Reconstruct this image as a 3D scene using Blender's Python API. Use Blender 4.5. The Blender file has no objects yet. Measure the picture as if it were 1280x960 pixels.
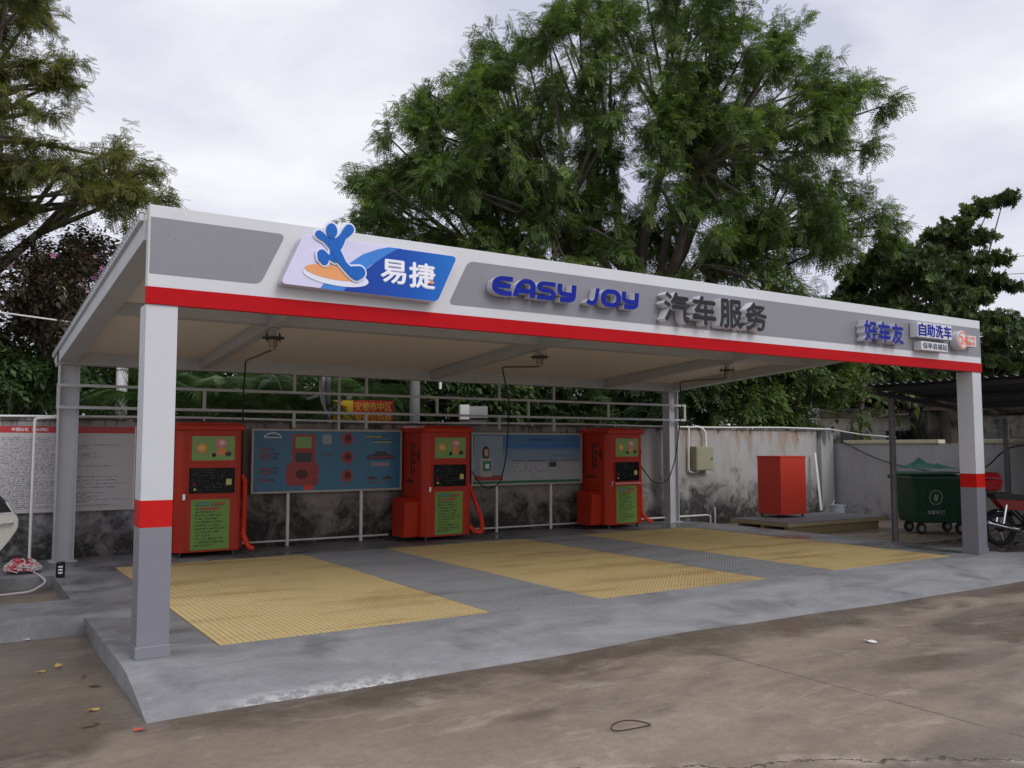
import bpy, bmesh, math, random
import numpy as np
from mathutils import Vector, Matrix
R = math.radians
random.seed(7)
C = bpy.context.scene.collection
sc = bpy.context.scene

# ------------------------------------------------------------------ camera
YAW, PITCH, ROLL, FPX = R(32.776), R(4.103), R(-0.038), 1081.05
CAM = Vector((-1.170, -6.854, 1.55))            # slab top is z = 0, yard is z = -0.15
_d = Vector((math.sin(YAW)*math.cos(PITCH), math.cos(YAW)*math.cos(PITCH), math.sin(PITCH)))
_r = Vector((math.cos(YAW), -math.sin(YAW), 0)); _u = _r.cross(_d)
_r, _u = math.cos(ROLL)*_r + math.sin(ROLL)*_u, -math.sin(ROLL)*_r + math.cos(ROLL)*_u
cd = bpy.data.cameras.new('camera'); cam = bpy.data.objects.new('camera', cd); C.objects.link(cam)
cd.sensor_width = 36; cd.lens = FPX/1280*36; cd.clip_start = .05; cd.clip_end = 600
cam.matrix_world = Matrix.Translation(CAM) @ Matrix((_r, _u, -_d)).transposed().to_4x4()
sc.camera = cam

def ray(px, py): return _d*FPX + _r*(px-640) - _u*(py-480)
def onY(px, py, Y): v = ray(px, py); return CAM + v*((Y-CAM.y)/v.y)
def onX(px, py, X): v = ray(px, py); return CAM + v*((X-CAM.x)/v.x)
def onZ(px, py, Z): v = ray(px, py); return CAM + v*((Z-CAM.z)/v.z)
def at(px, py, dist): return CAM + ray(px, py)*(dist/FPX)

# ------------------------------------------------------------------ world, sun, exposure
SUN_EL, SUN_AZ = R(37), R(166)
w = bpy.data.worlds.new('World'); sc.world = w; w.use_nodes = True
nt = w.node_tree; nt.nodes.clear()
out = nt.nodes.new('ShaderNodeOutputWorld'); bg = nt.nodes.new('ShaderNodeBackground')
sky = nt.nodes.new('ShaderNodeTexSky'); sky.sky_type = 'NISHITA'; sky.sun_disc = False
sky.sun_elevation = SUN_EL; sky.sun_rotation = SUN_AZ
tc = nt.nodes.new('ShaderNodeTexCoord'); mp = nt.nodes.new('ShaderNodeMapping')
mp.inputs['Scale'].default_value = (1.0, 1.0, 2.6)
n1 = nt.nodes.new('ShaderNodeTexNoise'); n1.inputs['Scale'].default_value = 2.3; n1.inputs['Detail'].default_value = 7
n1.inputs['Roughness'].default_value = .52; n1.inputs['Distortion'].default_value = .35
cr = nt.nodes.new('ShaderNodeValToRGB')
cr.color_ramp.elements[0].position = .36; cr.color_ramp.elements[0].color = (6.7, 6.8, 8.3, 1)
cr.color_ramp.elements[1].position = .62; cr.color_ramp.elements[1].color = (10.3, 10.3, 10.7, 1)
mx = nt.nodes.new('ShaderNodeMix'); mx.data_type = 'RGBA'; mx.inputs['Factor'].default_value = .93
nt.links.new(tc.outputs['Generated'], mp.inputs['Vector']); nt.links.new(mp.outputs['Vector'], n1.inputs['Vector'])
nt.links.new(n1.outputs['Fac'], cr.inputs['Fac'])
nt.links.new(sky.outputs['Color'], mx.inputs['A']); nt.links.new(cr.outputs['Color'], mx.inputs['B'])
nt.links.new(mx.outputs['Result'], bg.inputs['Color']); bg.inputs['Strength'].default_value = .097
nt.links.new(bg.outputs['Background'], out.inputs['Surface'])
sd = bpy.data.lights.new('sun', 'SUN'); sd.energy = 1.4; sd.angle = R(30); sd.color = (1, .97, .93)
sun = bpy.data.objects.new('sun', sd); C.objects.link(sun)
sun.rotation_euler = Vector((-math.sin(SUN_AZ)*math.cos(SUN_EL), -math.cos(SUN_AZ)*math.cos(SUN_EL), -math.sin(SUN_EL))).to_track_quat('-Z', 'Y').to_euler()
sc.view_settings.view_transform = 'Standard'; sc.view_settings.look = 'None'
sc.view_settings.gamma = 1; sc.view_settings.use_curve_mapping = False
sc.view_settings.exposure = 0.0
sc.render.engine = 'CYCLES'
try:
    sc.cycles.use_denoising = True; sc.cycles.denoiser = 'OPENIMAGEDENOISE'
except Exception: pass
sc.cycles.max_bounces = 6; sc.cycles.transparent_max_bounces = 8

# ------------------------------------------------------------------ materials
MATS = {}
def newmat(name):
    m = bpy.data.materials.new(name); m.use_nodes = True
    b = m.node_tree.nodes['Principled BSDF']; return m, m.node_tree, b
def N(t, typ, **k):
    n = t.nodes.new('ShaderNode'+typ)
    for a, v in k.items(): setattr(n, a, v)
    return n
def noise(t, vec, scale, detail=4, rough=.55, dist=0.):
    n = N(t, 'TexNoise'); n.inputs['Scale'].default_value = scale; n.inputs['Detail'].default_value = detail
    n.inputs['Roughness'].default_value = rough; n.inputs['Distortion'].default_value = dist
    if vec is not None: t.links.new(vec, n.inputs['Vector'])
    return n.outputs['Fac']
def ramp(t, fac, stops):
    n = N(t, 'ValToRGB'); e = n.color_ramp.elements
    while len(e) < len(stops): e.new(.5)
    for el, (p, c) in zip(e, stops):
        el.position = p; el.color = (*c, 1) if len(c) == 3 else c
    t.links.new(fac, n.inputs['Fac']); return n.outputs['Color']
def g3(v): return (v, v, v)
def mix(t, fac, a, b, mode='MIX'):
    n = N(t, 'Mix', data_type='RGBA', blend_type=mode)
    for s, v in (('Factor', fac), ('A', a), ('B', b)):
        i = n.inputs[s] if s != 'Factor' else n.inputs[0]
        if s == 'A': i = n.inputs[6]
        if s == 'B': i = n.inputs[7]
        if hasattr(v, 'is_output'): t.links.new(v, i)
        elif s == 'Factor': i.default_value = v
        else: i.default_value = (*v, 1)
    return n.outputs[2]
def math_(t, op, a, b=None, clamp=False):
    n = N(t, 'Math', operation=op, use_clamp=clamp)
    for i, v in enumerate((a, b)):
        if v is None: continue
        if hasattr(v, 'is_output'): t.links.new(v, n.inputs[i])
        else: n.inputs[i].default_value = v
    return n.outputs[0]
def bump(t, b, h, strength=.3, dist=.01):
    n = N(t, 'Bump'); n.inputs['Strength'].default_value = strength; n.inputs['Distance'].default_value = dist
    t.links.new(h, n.inputs['Height']); t.links.new(n.outputs['Normal'], b.inputs['Normal'])
def pos(t): return N(t, 'NewGeometry').outputs['Position']
def objc(t): return N(t, 'TexCoord').outputs['Object']
def gen(t): return N(t, 'TexCoord').outputs['Generated']

def plain(name, col, rough=.5, metal=0., var=.12, scale=6., bmp=0., spec=.5, grime=0.):
    """painted / moulded surface with slight mottling, fine roughness wear and optional grime"""
    if name in MATS: return MATS[name]
    m, t, b = newmat(name); p = pos(t)
    f = noise(t, p, scale, 5)
    c = mix(t, f, tuple(x*(1-var) for x in col), tuple(min(1, x*(1+var)) for x in col))
    if grime:
        gr = ramp(t, noise(t, p, 2.7, 8, .65), [(.5, g3(0)), (.75, g3(grime))])
        c = mix(t, gr, c, tuple(x*.4+.02 for x in col))
    t.links.new(c, b.inputs['Base Color'])
    rr = ramp(t, noise(t, p, scale*3, 4), [(.3, g3(max(.03, rough-.1))), (.7, g3(min(1, rough+.1)))])
    t.links.new(rr, b.inputs['Roughness']); b.inputs['Metallic'].default_value = metal
    b.inputs['Specular IOR Level'].default_value = spec
    if bmp: bump(t, b, noise(t, p, scale*12, 3), bmp, .004)
    MATS[name] = m; return m

def printed(name, bgc, ink, rows, chars, lo=.08, hi=.92, dens=.5, rough=.4):
    """sheet with small illegible print in rows (Generated x / z)"""
    if name in MATS: return MATS[name]
    m, t, b = newmat(name); s = N(t, 'SeparateXYZ'); t.links.new(gen(t), s.inputs[0])
    x, z = s.outputs['X'], s.outputs['Z']
    zr = math_(t, 'MULTIPLY', z, rows); row = math_(t, 'FLOOR', zr); fr = math_(t, 'FRACT', zr)
    xr = math_(t, 'FLOOR', math_(t, 'MULTIPLY', x, chars*4)); zs = math_(t, 'FLOOR', math_(t, 'MULTIPLY', z, rows*5))
    v = N(t, 'CombineXYZ'); t.links.new(xr, v.inputs[0]); t.links.new(zs, v.inputs[1])
    wn = N(t, 'TexWhiteNoise', noise_dimensions='2D'); t.links.new(v.outputs[0], wn.inputs['Vector'])
    ln = N(t, 'TexWhiteNoise', noise_dimensions='1D'); t.links.new(row, ln.inputs['W'])
    inrow = math_(t, 'LESS_THAN', fr, .6)
    on = math_(t, 'LESS_THAN', wn.outputs['Value'], dens)
    end = math_(t, 'ADD', math_(t, 'MULTIPLY', ln.outputs['Value'], .45), hi-.42)
    a = math_(t, 'MULTIPLY', math_(t, 'GREATER_THAN', x, lo), math_(t, 'LESS_THAN', x, math_(t, 'MINIMUM', end, hi)))
    a = math_(t, 'MULTIPLY', a, math_(t, 'MULTIPLY', inrow, on))
    zz = math_(t, 'MULTIPLY', math_(t, 'GREATER_THAN', z, .05), math_(t, 'LESS_THAN', z, .95))
    a = math_(t, 'MULTIPLY', a, zz)
    base = mix(t, noise(t, pos(t), 3, 4), tuple(c*.9 for c in bgc), bgc)
    t.links.new(mix(t, a, base, ink), b.inputs['Base Color']); b.inputs['Roughness'].default_value = rough; b.inputs['Specular IOR Level'].default_value = .15
    MATS[name] = m; return m

WHITE = plain('white_paint', (.55, .565, .60), .38, var=.04, grime=.12)
WHITE2 = plain('white_panel', (.60, .61, .64), .35, var=.04, grime=.10)
GREYP = plain('grey_film', (.215, .213, .245), .35, var=.05)
GREYPOST = plain('grey_post_paint', (.20, .20, .235), .4, var=.06)
REDP = plain('red_film', (.44, .005, .010), .55, var=.06, spec=.1)
REDBAND = plain('red_band_paint', (.50, .010, .008), .55, var=.06, spec=.15)
STEEL = plain('grey_white_steel', (.50, .51, .53), .45, var=.08, grime=.2)
SOFFIT = plain('bounce_tinted_roof_panel', (.90, .84, .73), .5, var=.02, scale=.7, spec=.12)  # white panels; warm light bounced off the floor is put into this cream
MRED = plain('machine_red', (.50, .034, .012), .4, var=.1, grime=.25, spec=.3)
HOSE = plain('hose_orange', (.80, .05, .02), .4, var=.1)
BLACK = plain('black_plastic', (.018, .018, .02), .35, var=.2)
RUBBER = plain('black_rubber', (.02, .02, .02), .7, var=.2)
CHROME = plain('chrome', (.75, .76, .78), .18, 1.0, var=.05)
DARKSTEEL = plain('dark_steel', (.06, .06, .065), .55, .4, var=.3, grime=.3)
BLUE = plain('sign_blue', (.004, .014, .27), .4, var=.05, spec=.15)
DKGREY = plain('sign_charcoal', (.024, .024, .029), .4, var=.1, spec=.15)
SILVER = plain('sign_silver_side', (.74, .75, .77), .3, .1, var=.06)
PIPE = plain('white_pvc', (.72, .72, .70), .4, var=.06, grime=.25)
ORANGE = plain('orange_print', (.72, .24, .07), .35, var=.05)

# ------------------------------------------------------------------ mesh builder
class MB:
    def __init__(s): s.v = []; s.f = []; s.m = []
    def _add(s, vs, fs, m=0):
        o = len(s.v); s.v += [tuple(v) for v in vs]
        for f in fs: s.f.append([i+o for i in f]); s.m.append(m)
        return s
    def box(s, x0, x1, y0, y1, z0, z1, m=0, M=None):
        vs = [Vector(p) for p in ((x0,y0,z0),(x1,y0,z0),(x1,y1,z0),(x0,y1,z0),(x0,y0,z1),(x1,y0,z1),(x1,y1,z1),(x0,y1,z1))]
        if M is not None: vs = [M @ v for v in vs]
        return s._add(vs, [(0,3,2,1),(4,5,6,7),(0,1,5,4),(1,2,6,5),(2,3,7,6),(3,0,4,7)], m)
    def taper(s, b, t, z0, z1, m=0):
        (x0,x1,y0,y1), (a0,a1,c0,c1) = b, t
        return s._add([(x0,y0,z0),(x1,y0,z0),(x1,y1,z0),(x0,y1,z0),(a0,c0,z1),(a1,c0,z1),(a1,c1,z1),(a0,c1,z1)],
                      [(0,3,2,1),(4,5,6,7),(0,1,5,4),(1,2,6,5),(2,3,7,6),(3,0,4,7)], m)
    def prism(s, pts, y0, y1, m=0, ms=None):
        """pts: (x, z) outline; front cap at y0"""
        ar = sum(pts[i][0]*pts[(i+1) % len(pts)][1]-pts[(i+1) % len(pts)][0]*pts[i][1] for i in range(len(pts)))
        if ar < 0: pts = pts[::-1]
        n = len(pts); vs = [(x, y0, z) for x, z in pts]+[(x, y1, z) for x, z in pts]
        s._add(vs, [list(range(n)), list(range(2*n-1, n-1, -1))], m)
        o = len(s.v)-2*n
        for i in range(n):
            j = (i+1) % n; s.f.append([o+i, o+n+i, o+n+j, o+j]); s.m.append(m if ms is None else ms)
        return s
    def tube(s, path, r, n=8, m=0, closed=False):
        P = [Vector(p) for p in path]; k = len(P); rr = r if hasattr(r, '__len__') else [r]*k
        vs = []; prev = None
        for i, p in enumerate(P):
            tg = (P[(i+1) % k]-P[i-1]) if closed else (P[min(i+1, k-1)]-P[max(i-1, 0)])
            tg = tg.normalized() if tg.length > 1e-9 else Vector((0,0,1))
            if prev is None:
                a = tg.orthogonal().normalized()
            else:
                a = (prev-tg*prev.dot(tg)); a = a.normalized() if a.length > 1e-6 else tg.orthogonal().normalized()
            prev = a; b = tg.cross(a)
            vs += [p+(a*math.cos(2*math.pi*j/n)+b*math.sin(2*math.pi*j/n))*rr[i] for j in range(n)]
        fs = []
        for i in range(k if closed else k-1):
            i2 = (i+1) % k
            for j in range(n): fs.append((i*n+j, i*n+(j+1) % n, i2*n+(j+1) % n, i2*n+j))
        if not closed: fs += [list(range(n-1, -1, -1)), [(k-1)*n+j for j in range(n)]]
        return s._add(vs, fs, m)
    def lathe(s, prof, n=20, M=None, m=0):
        vs = []; k = len(prof)
        for r, z in prof: vs += [Vector((r*math.cos(2*math.pi*j/n), r*math.sin(2*math.pi*j/n), z)) for j in range(n)]
        if M is not None: vs = [M @ v for v in vs]
        fs = [(i*n+j, i*n+(j+1) % n, (i+1)*n+(j+1) % n, (i+1)*n+j) for i in range(k-1) for j in range(n)]
        fs += [list(range(n-1, -1, -1)), [(k-1)*n+j for j in range(n)]]
        return s._add(vs, fs, m)
    def build(s, name, mats, parent=None, loc=None, bevel=0, smooth=False, rz=0):
        me = bpy.data.meshes.new(name); me.from_pydata(s.v, [], s.f)
        for mm in (mats if isinstance(mats, (list, tuple)) else [mats]): me.materials.append(mm)
        me.polygons.foreach_set('material_index', s.m)
        if smooth: me.polygons.foreach_set('use_smooth', [True]*len(s.f))
        me.update()
        o = bpy.data.objects.new(name, me); C.objects.link(o)
        if parent is not None: o.parent = parent
        if loc is not None: o.location = loc
        if rz: o.rotation_euler.z = rz
        if bevel:
            b = o.modifiers.new('bevel', 'BEVEL'); b.width = bevel; b.segments = 2; b.limit_method = 'ANGLE'
        if smooth:
            pass
        return o

def tag(o, label, cat, group=None, kind=None):
    if label: o['label'] = label
    if cat: o['category'] = cat
    if group: o['group'] = group
    if kind: o['kind'] = kind
    return o
def thing(name, label, cat, loc=(0,0,0), rz=0, group=None):
    o = bpy.data.objects.new(name, None); C.objects.link(o); o.location = loc; o.rotation_euler.z = rz
    o.empty_display_size = .2
    return tag(o, label, cat, group)
def struct(o): o['kind'] = 'structure'; return o
def bx(name, x0, x1, y0, y1, z0, z1, mat, parent=None, bevel=0):
    return MB().box(x0, x1, y0, y1, z0, z1).build(name, mat, parent, bevel=bevel)

def text_shape(txt, x0, x1, z0, z1, yf, depth, bold=.0):
    """text fitted into x0..x1, z0..z1 on a plane facing -Y; returns MB with slot 0 = face, 1 = side"""
    cu = bpy.data.curves.new('lettering', 'FONT'); cu.body = txt; cu.extrude = .5; cu.resolution_u = 3
    ob = bpy.data.objects.new('lettering', cu); C.objects.link(ob)
    dg = bpy.context.evaluated_depsgraph_get(); me = bpy.data.meshes.new_from_object(ob.evaluated_get(dg))
    V = np.array([v.co[:] for v in me.vertices]); F = [list(p.vertices) for p in me.polygons]
    mi = [0 if p.normal.z > .9 else 1 for p in me.polygons]
    bpy.data.objects.remove(ob); bpy.data.curves.remove(cu); bpy.data.meshes.remove(me)
    a, b = V.min(0), V.max(0); mb = MB(); d = bold*(z1-z0)
    sx = (x1-x0-2*d)/(b[0]-a[0]); sz = (z1-z0-2*d)/(b[1]-a[1])
    for k, (ox, oz) in enumerate(((0, 0), (d, 0), (-d, 0), (0, d), (0, -d)) if bold else ((0, 0),)):
        vs = [(x0+d+ox+(v[0]-a[0])*sx, yf+.0008*k+(b[2]-v[2])/(b[2]-a[2])*depth, z0+d+oz+(v[1]-a[1])*sz) for v in V]
        mb._add(vs, F)
    mb.m = mi*(5 if bold else 1); return mb

def ell(cx, cz, rx, rz, n=28, a0=0.): return [(cx+rx*math.cos(2*math.pi*i/n)*math.cos(a0)-rz*math.sin(2*math.pi*i/n)*math.sin(a0), cz+rx*math.cos(2*math.pi*i/n)*math.sin(a0)+rz*math.sin(2*math.pi*i/n)*math.cos(a0)) for i in range(n)]
def rpoly(pts, r, n=5):
    """rounded polygon"""
    o = []; k = len(pts)
    for i in range(k):
        p, a, b = (Vector(q) for q in (pts[i], pts[i-1], pts[(i+1) % k]))
        rr = r[i] if hasattr(r, '__len__') else r
        u, v = (a-p).normalized(), (b-p).normalized()
        if rr <= 0: o.append(tuple(p)); continue
        s, e = p+u*rr, p+v*rr
        for j in range(n+1):
            q = j/n; o.append(tuple(s*(1-q)**2+p*2*q*(1-q)+e*q*q))
    return o
def smooth_path(pts, r=.12, n=4, closed=False):
    o = []; k = len(pts)
    for i in range(k):
        if not closed and i in (0, k-1): o.append(tuple(pts[i])); continue
        p, a, b = (Vector(q) for q in (pts[i], pts[i-1], pts[(i+1) % k]))
        rr = min(r, (a-p).length*.49, (b-p).length*.49); s, e = p+(a-p).normalized()*rr, p+(b-p).normalized()*rr
        for j in range(n+1): q = j/n; o.append(tuple(s*(1-q)**2+p*2*q*(1-q)+e*q*q))
    return o
def stroke(mb, pts, wd, y0, y1, closed=False, f=lambda x, z: (x, z), m=0, ms=1):
    """ribbon letter stroke: front face at y0 (slot m), sides slot ms"""
    P = [Vector(p) for p in pts]; k = len(P); L = []; Rr = []
    ws = wd if hasattr(wd, '__len__') else [wd]*k
    for i in range(k):
        a = (P[i]-P[i-1]).normalized() if (closed or i) else None
        b = (P[(i+1) % k]-P[i]).normalized() if (closed or i < k-1) else None
        tt = ((a or b)+(b or a)).normalized(); nn = Vector((-tt.y, tt.x)); cs = nn.dot(Vector((-(a or b).y, (a or b).x)))
        h = ws[i]/2/max(.5, cs); L.append(P[i]+nn*h); Rr.append(P[i]-nn*h)
    o = len(mb.v)
    for y in (y0, y1):
        for q in L: x, z = f(*q); mb.v.append((x, y, z))
        for q in Rr: x, z = f(*q); mb.v.append((x, y, z))
    for i in range(k if closed else k-1):
        j = (i+1) % k
        for fc, mm in (((i, k+i, k+j, j), m), ((2*k+i, 2*k+j, 3*k+j, 3*k+i), ms), ((i, j, 2*k+j, 2*k+i), ms), ((k+i, 3*k+i, 3*k+j, k+j), ms)):
            mb.f.append([o+q for q in fc]); mb.m.append(mm)
    if not closed:
        for fc in ((0, 2*k, 3*k, k), (k-1, 2*k-1, 4*k-1, 3*k-1)): mb.f.append([o+q for q in fc]); mb.m.append(ms)

# ------------------------------------------------------------------ ground
W, D = 11.38, 6.30            # canopy: width along the sign, depth to the rear posts
def ground_mat():
    m, t, b = newmat('worn_yard_concrete'); p = pos(t); s = N(t, 'SeparateXYZ'); t.links.new(p, s.inputs[0])
    X, Y = s.outputs['X'], s.outputs['Y']
    st = N(t, 'Mapping'); st.inputs['Rotation'].default_value = (0, 0, R(25)); st.inputs['Scale'].default_value = (.55, 1.4, 1); t.links.new(p, st.inputs[0])
    big = noise(t, st.outputs[0], .8, 6, .6, .4); mid = noise(t, p, 3.2, 7, .65, .2); fine = noise(t, p, 60, 3, .6)
    c = ramp(t, big, [(.32, (.165, .128, .095)), (.5, (.27, .213, .160)), (.68, (.35, .285, .22))])
    c = mix(t, ramp(t, mid, [(.35, g3(.0)), (.7, g3(.5))]), c, (.20, .16, .122))
    pale = ramp(t, noise(t, st.outputs[0], 2.2, 9, .72, .6), [(.54, g3(0)), (.70, g3(.8))])
    gran = noise(t, p, 16, 12, .85, .2); c = mix(t, .55, c, ramp(t, gran, [(.3, g3(.28)), (.5, g3(.5)), (.7, g3(.75))]), 'OVERLAY')
    c = mix(t, pale, c, (.46, .395, .315))
    c = mix(t, ramp(t, fine, [(.35, g3(.0)), (.75, g3(.35))]), c, (.14, .115, .092))
    # damp margin along the foot of the washed ramp
    edge = math_(t, 'ADD', math_(t, 'ADD', Y, 1.75), math_(t, 'MULTIPLY', math_(t, 'SUBTRACT', noise(t, p, .9, 5, .6), .5), 2.6))
    damp = math_(t, 'MULTIPLY', ramp(t, math_(t, 'MULTIPLY', edge, 1.1), [(.0, g3(0)), (.55, g3(1))]), math_(t, 'LESS_THAN', Y, 2.2))
    wet2 = ramp(t, noise(t, st.outputs[0], .55, 4, .5, .3), [(.53, g3(0)), (.60, g3(.85))])
    damp = math_(t, 'MAXIMUM', damp, wet2)
    c = mix(t, math_(t, 'MULTIPLY', damp, .8), c, mix(t, 1.0, c, (.50, .50, .52), 'MULTIPLY'))
    # construction joint and wandering cracks
    wob = math_(t, 'MULTIPLY', math_(t, 'SUBTRACT', noise(t, p, 5, 4), .5), .05)
    j = math_(t, 'LESS_THAN', math_(t, 'ABSOLUTE', math_(t, 'ADD', math_(t, 'SUBTRACT', X, 4.16), wob)), .008)
    j = math_(t, 'MULTIPLY', j, math_(t, 'MULTIPLY', math_(t, 'LESS_THAN', Y, -1.5), ramp(t, noise(t, p, 3.5, 6, .7), [(.36, g3(.15)), (.52, g3(.8))])))
    wob2 = math_(t, 'MULTIPLY', math_(t, 'SUBTRACT', noise(t, p, 1.6, 8, .68), .5), .75)
    cl = math_(t, 'ADD', math_(t, 'ADD', Y, math_(t, 'MULTIPLY', X, .52)), math_(t, 'ADD', wob2, 2.30))
    k = math_(t, 'LESS_THAN', math_(t, 'ABSOLUTE', cl), .009)
    k = math_(t, 'MULTIPLY', k, math_(t, 'MULTIPLY', math_(t, 'GREATER_THAN', X, .9), math_(t, 'LESS_THAN', Y, -1.9)))
    crk = math_(t, 'MAXIMUM', j, k)
    near = ramp(t, math_(t, 'ABSOLUTE', cl), [(.0, g3(.7)), (.14, g3(0))])
    near = math_(t, 'MULTIPLY', near, math_(t, 'MULTIPLY', math_(t, 'LESS_THAN', Y, -1.9), ramp(t, noise(t, p, 4, 5), [(.42, g3(0)), (.6, g3(1))])))
    c = mix(t, near, c, (.46, .39, .32)); c = mix(t, crk, c, (.055, .045, .038))
    t.links.new(c, b.inputs['Base Color'])
    rg = mix(t, damp, g3(.85), ramp(t, noise(t, st.outputs[0], 1.3, 4), [(.45, g3(.12)), (.6, g3(.45))]))
    t.links.new(rg, b.inputs['Roughness'])
    h = math_(t, 'SUBTRACT', math_(t, 'ADD', math_(t, 'MULTIPLY', fine, .35), mid), math_(t, 'MULTIPLY', crk, 1.5)); bump(t, b, h, .5, .008)
    return m
gm = MB(); gm._add([(-150,-80,-.15),(220,-80,-.15),(220,260,-.15),(-150,260,-.15)], [(0,1,2,3)])
struct(gm.build('ground', ground_mat()))

def slab_mat():
    m, t, b = newmat('grey_cement_screed'); p = pos(t); s = N(t, 'SeparateXYZ'); t.links.new(p, s.inputs[0])
    st = N(t, 'Mapping'); st.inputs['Scale'].default_value = (.6, 1.5, 1); t.links.new(p, st.inputs[0])
    a = noise(t, st.outputs[0], 1.6, 8, .65, .5); f = noise(t, p, 45, 3)
    c = ramp(t, a, [(.3, (.19, .192, .20)), (.5, (.275, .278, .288)), (.7, (.36, .36, .372))])
    c = mix(t, ramp(t, noise(t, p, 7, 8, .7, .8), [(.52, g3(0)), (.72, g3(.5))]), c, (.36, .365, .38))
    c = mix(t, ramp(t, f, [(.4, g3(0)), (.8, g3(.3))]), c, (.13, .13, .14))
    # splashed lime along the ramp toe
    toe = math_(t, 'MULTIPLY', ramp(t, math_(t, 'ADD', math_(t, 'MULTIPLY', s.outputs['Y'], -1.), -.86), [(.0, g3(0)), (.2, g3(1))]), ramp(t, noise(t, p, 9, 6, .75), [(.47, g3(0)), (.53, g3(1))]))
    tx = ramp(t, math_(t, 'ABSOLUTE', math_(t, 'SUBTRACT', s.outputs['X'], 1.1)), [(.45, g3(1)), (.9, g3(0))])
    c = mix(t, math_(t, 'MULTIPLY', toe, tx), c, (.62, .62, .62))
    # standing damp inside the washing area and round its left side
    dmask = math_(t, 'ADD', math_(t, 'MULTIPLY', math_(t, 'GREATER_THAN', s.outputs['Y'], .3), .17), noise(t, p, 1.1, 5, .6, .3))
    damp = ramp(t, dmask, [(.56, g3(0)), (.78, g3(1))])
    c = mix(t, math_(t, 'MULTIPLY', damp, .85), c, mix(t, 1., c, (.45, .46, .49), 'MULTIPLY'))
    t.links.new(c, b.inputs['Base Color'])
    t.links.new(mix(t, damp, g3(.62), g3(.2)), b.inputs['Roughness'])
    bump(t, b, math_(t, 'ADD', a, math_(t, 'MULTIPLY', f, .3)), .25, .008); return m
SLAB = slab_mat()
PX0, PX1, PY0, PY1 = .62, 10.74, .16, 5.40       # drain pit under the gratings
XL, XR = -.11, 11.75
s_ = MB()
def slabbox(x0, x1, y0, y1, z1=0., z0=-.30): s_.box(x0, x1, y0, y1, z0, z1)
slabbox(XL, PX0, -.02, 6.7); slabbox(PX1, XR, -.02, 6.7); slabbox(PX0, PX1, -.02, PY0); slabbox(PX0, PX1, PY1, 6.7)
slabbox(PX0, PX1, PY0, PY1, -.16)
slabbox(-1.02, XL, 1.95, 3.1, -.002); slabbox(-1.02, XL, 5.0, 6.7, -.002)
# ramp down to the yard, its toe wandering slightly
rx = [XL+(XR+.75-XL)*i/40 for i in range(41)]
rows = []
for i, x in enumerate(rx):
    toe = -1.07+.02*math.sin(x*1.3)+.012*math.sin(x*3.1+1)+(.12*math.exp(-((x-4.4)/1.4)**2))-.02*max(0, x-9)
    xr = x if x < XR else XR+(x-XR)
    rows.append([(min(x, XR) if j == 0 else x, -.02+(toe+.02)*j/6, [0, -.006, -.024, -.052, -.084, -.118, -.153][j]) for j in range(7)])
o = len(s_.v)
for r_ in rows: s_.v += r_
for i in range(40):
    for j in range(6): s_.f.append([o+i*7+j, o+i*7+j+1, o+(i+1)*7+j+1, o+(i+1)*7+j]); s_.m.append(0)
s_._add([rows[0][j] for j in range(7)]+[(XL, -.02, -.3), (XL, -1.1, -.3)], [[0, 7, 8, 6, 5, 4, 3, 2, 1]])
s_._add([(XR, -.02, 0), (XR+.75, -.02, -.153), (XR+.75, 6.7, -.153), (XR, 6.7, 0)], [(0, 1, 2, 3)])
s_._add([(XR, -.02, 0), (XR+.75, rows[-1][6][1], -.153), (XR+.75, -.02, -.153)], [(0, 1, 2)])
struct(s_.build('wash_bay_slab', SLAB))

# ------------------------------------------------------------------ floor gratings
def grating_mat(name, ca, cb, dirt):
    m, t, b = newmat(name); p = pos(t)
    st = N(t, 'Mapping'); st.inputs['Scale'].default_value = (.35, 1.5, 1); t.links.new(p, st.inputs[0])
    c = mix(t, noise(t, p, 2.2, 6, .6), ca, cb)
    c = mix(t, ramp(t, noise(t, st.outputs[0], 1.5, 6, .6, .4), [(.5, g3(0)), (.68, g3(.75))]), c, dirt)
    t.links.new(c, b.inputs['Base Color']); b.inputs['Roughness'].default_value = .55; return m
GY = grating_mat('yellow_fibreglass', (.63, .48, .22), (.71, .57, .30), (.40, .25, .10))
GG = grating_mat('grey_fibreglass', (.31, .315, .325), (.39, .395, .405), (.20, .205, .21))
def grating_mesh(x0, x1, y0, y1, pitch):
    mb = MB(); nx = round((x1-x0)/pitch); ny = round((y1-y0)/pitch); hw = .0068
    for i in range(nx+1):
        x = x0+hw+(x1-x0-2*hw)*i/nx; mb.box(x-hw, x+hw, y0, y1, -.034, 0)
    for j in range(ny+1):
        y = y0+hw+(y1-y0-2*hw)*j/ny; mb.box(x0+.001, x1-.001, y-hw, y+hw, -.033, -.0025)
    return mb
bays = [(.64, 3.12, 0), (3.135, 4.42, 1), (4.435, 6.92, 0), (6.935, 8.15, 1), (8.165, 10.72, 0)]
yrow = [.175, 1.47, 2.77, 4.07, 5.385]
where = ['the left end of the bay', 'the first grey strip', 'the middle of the bay', 'the second grey strip', 'the right end of the bay']
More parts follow.
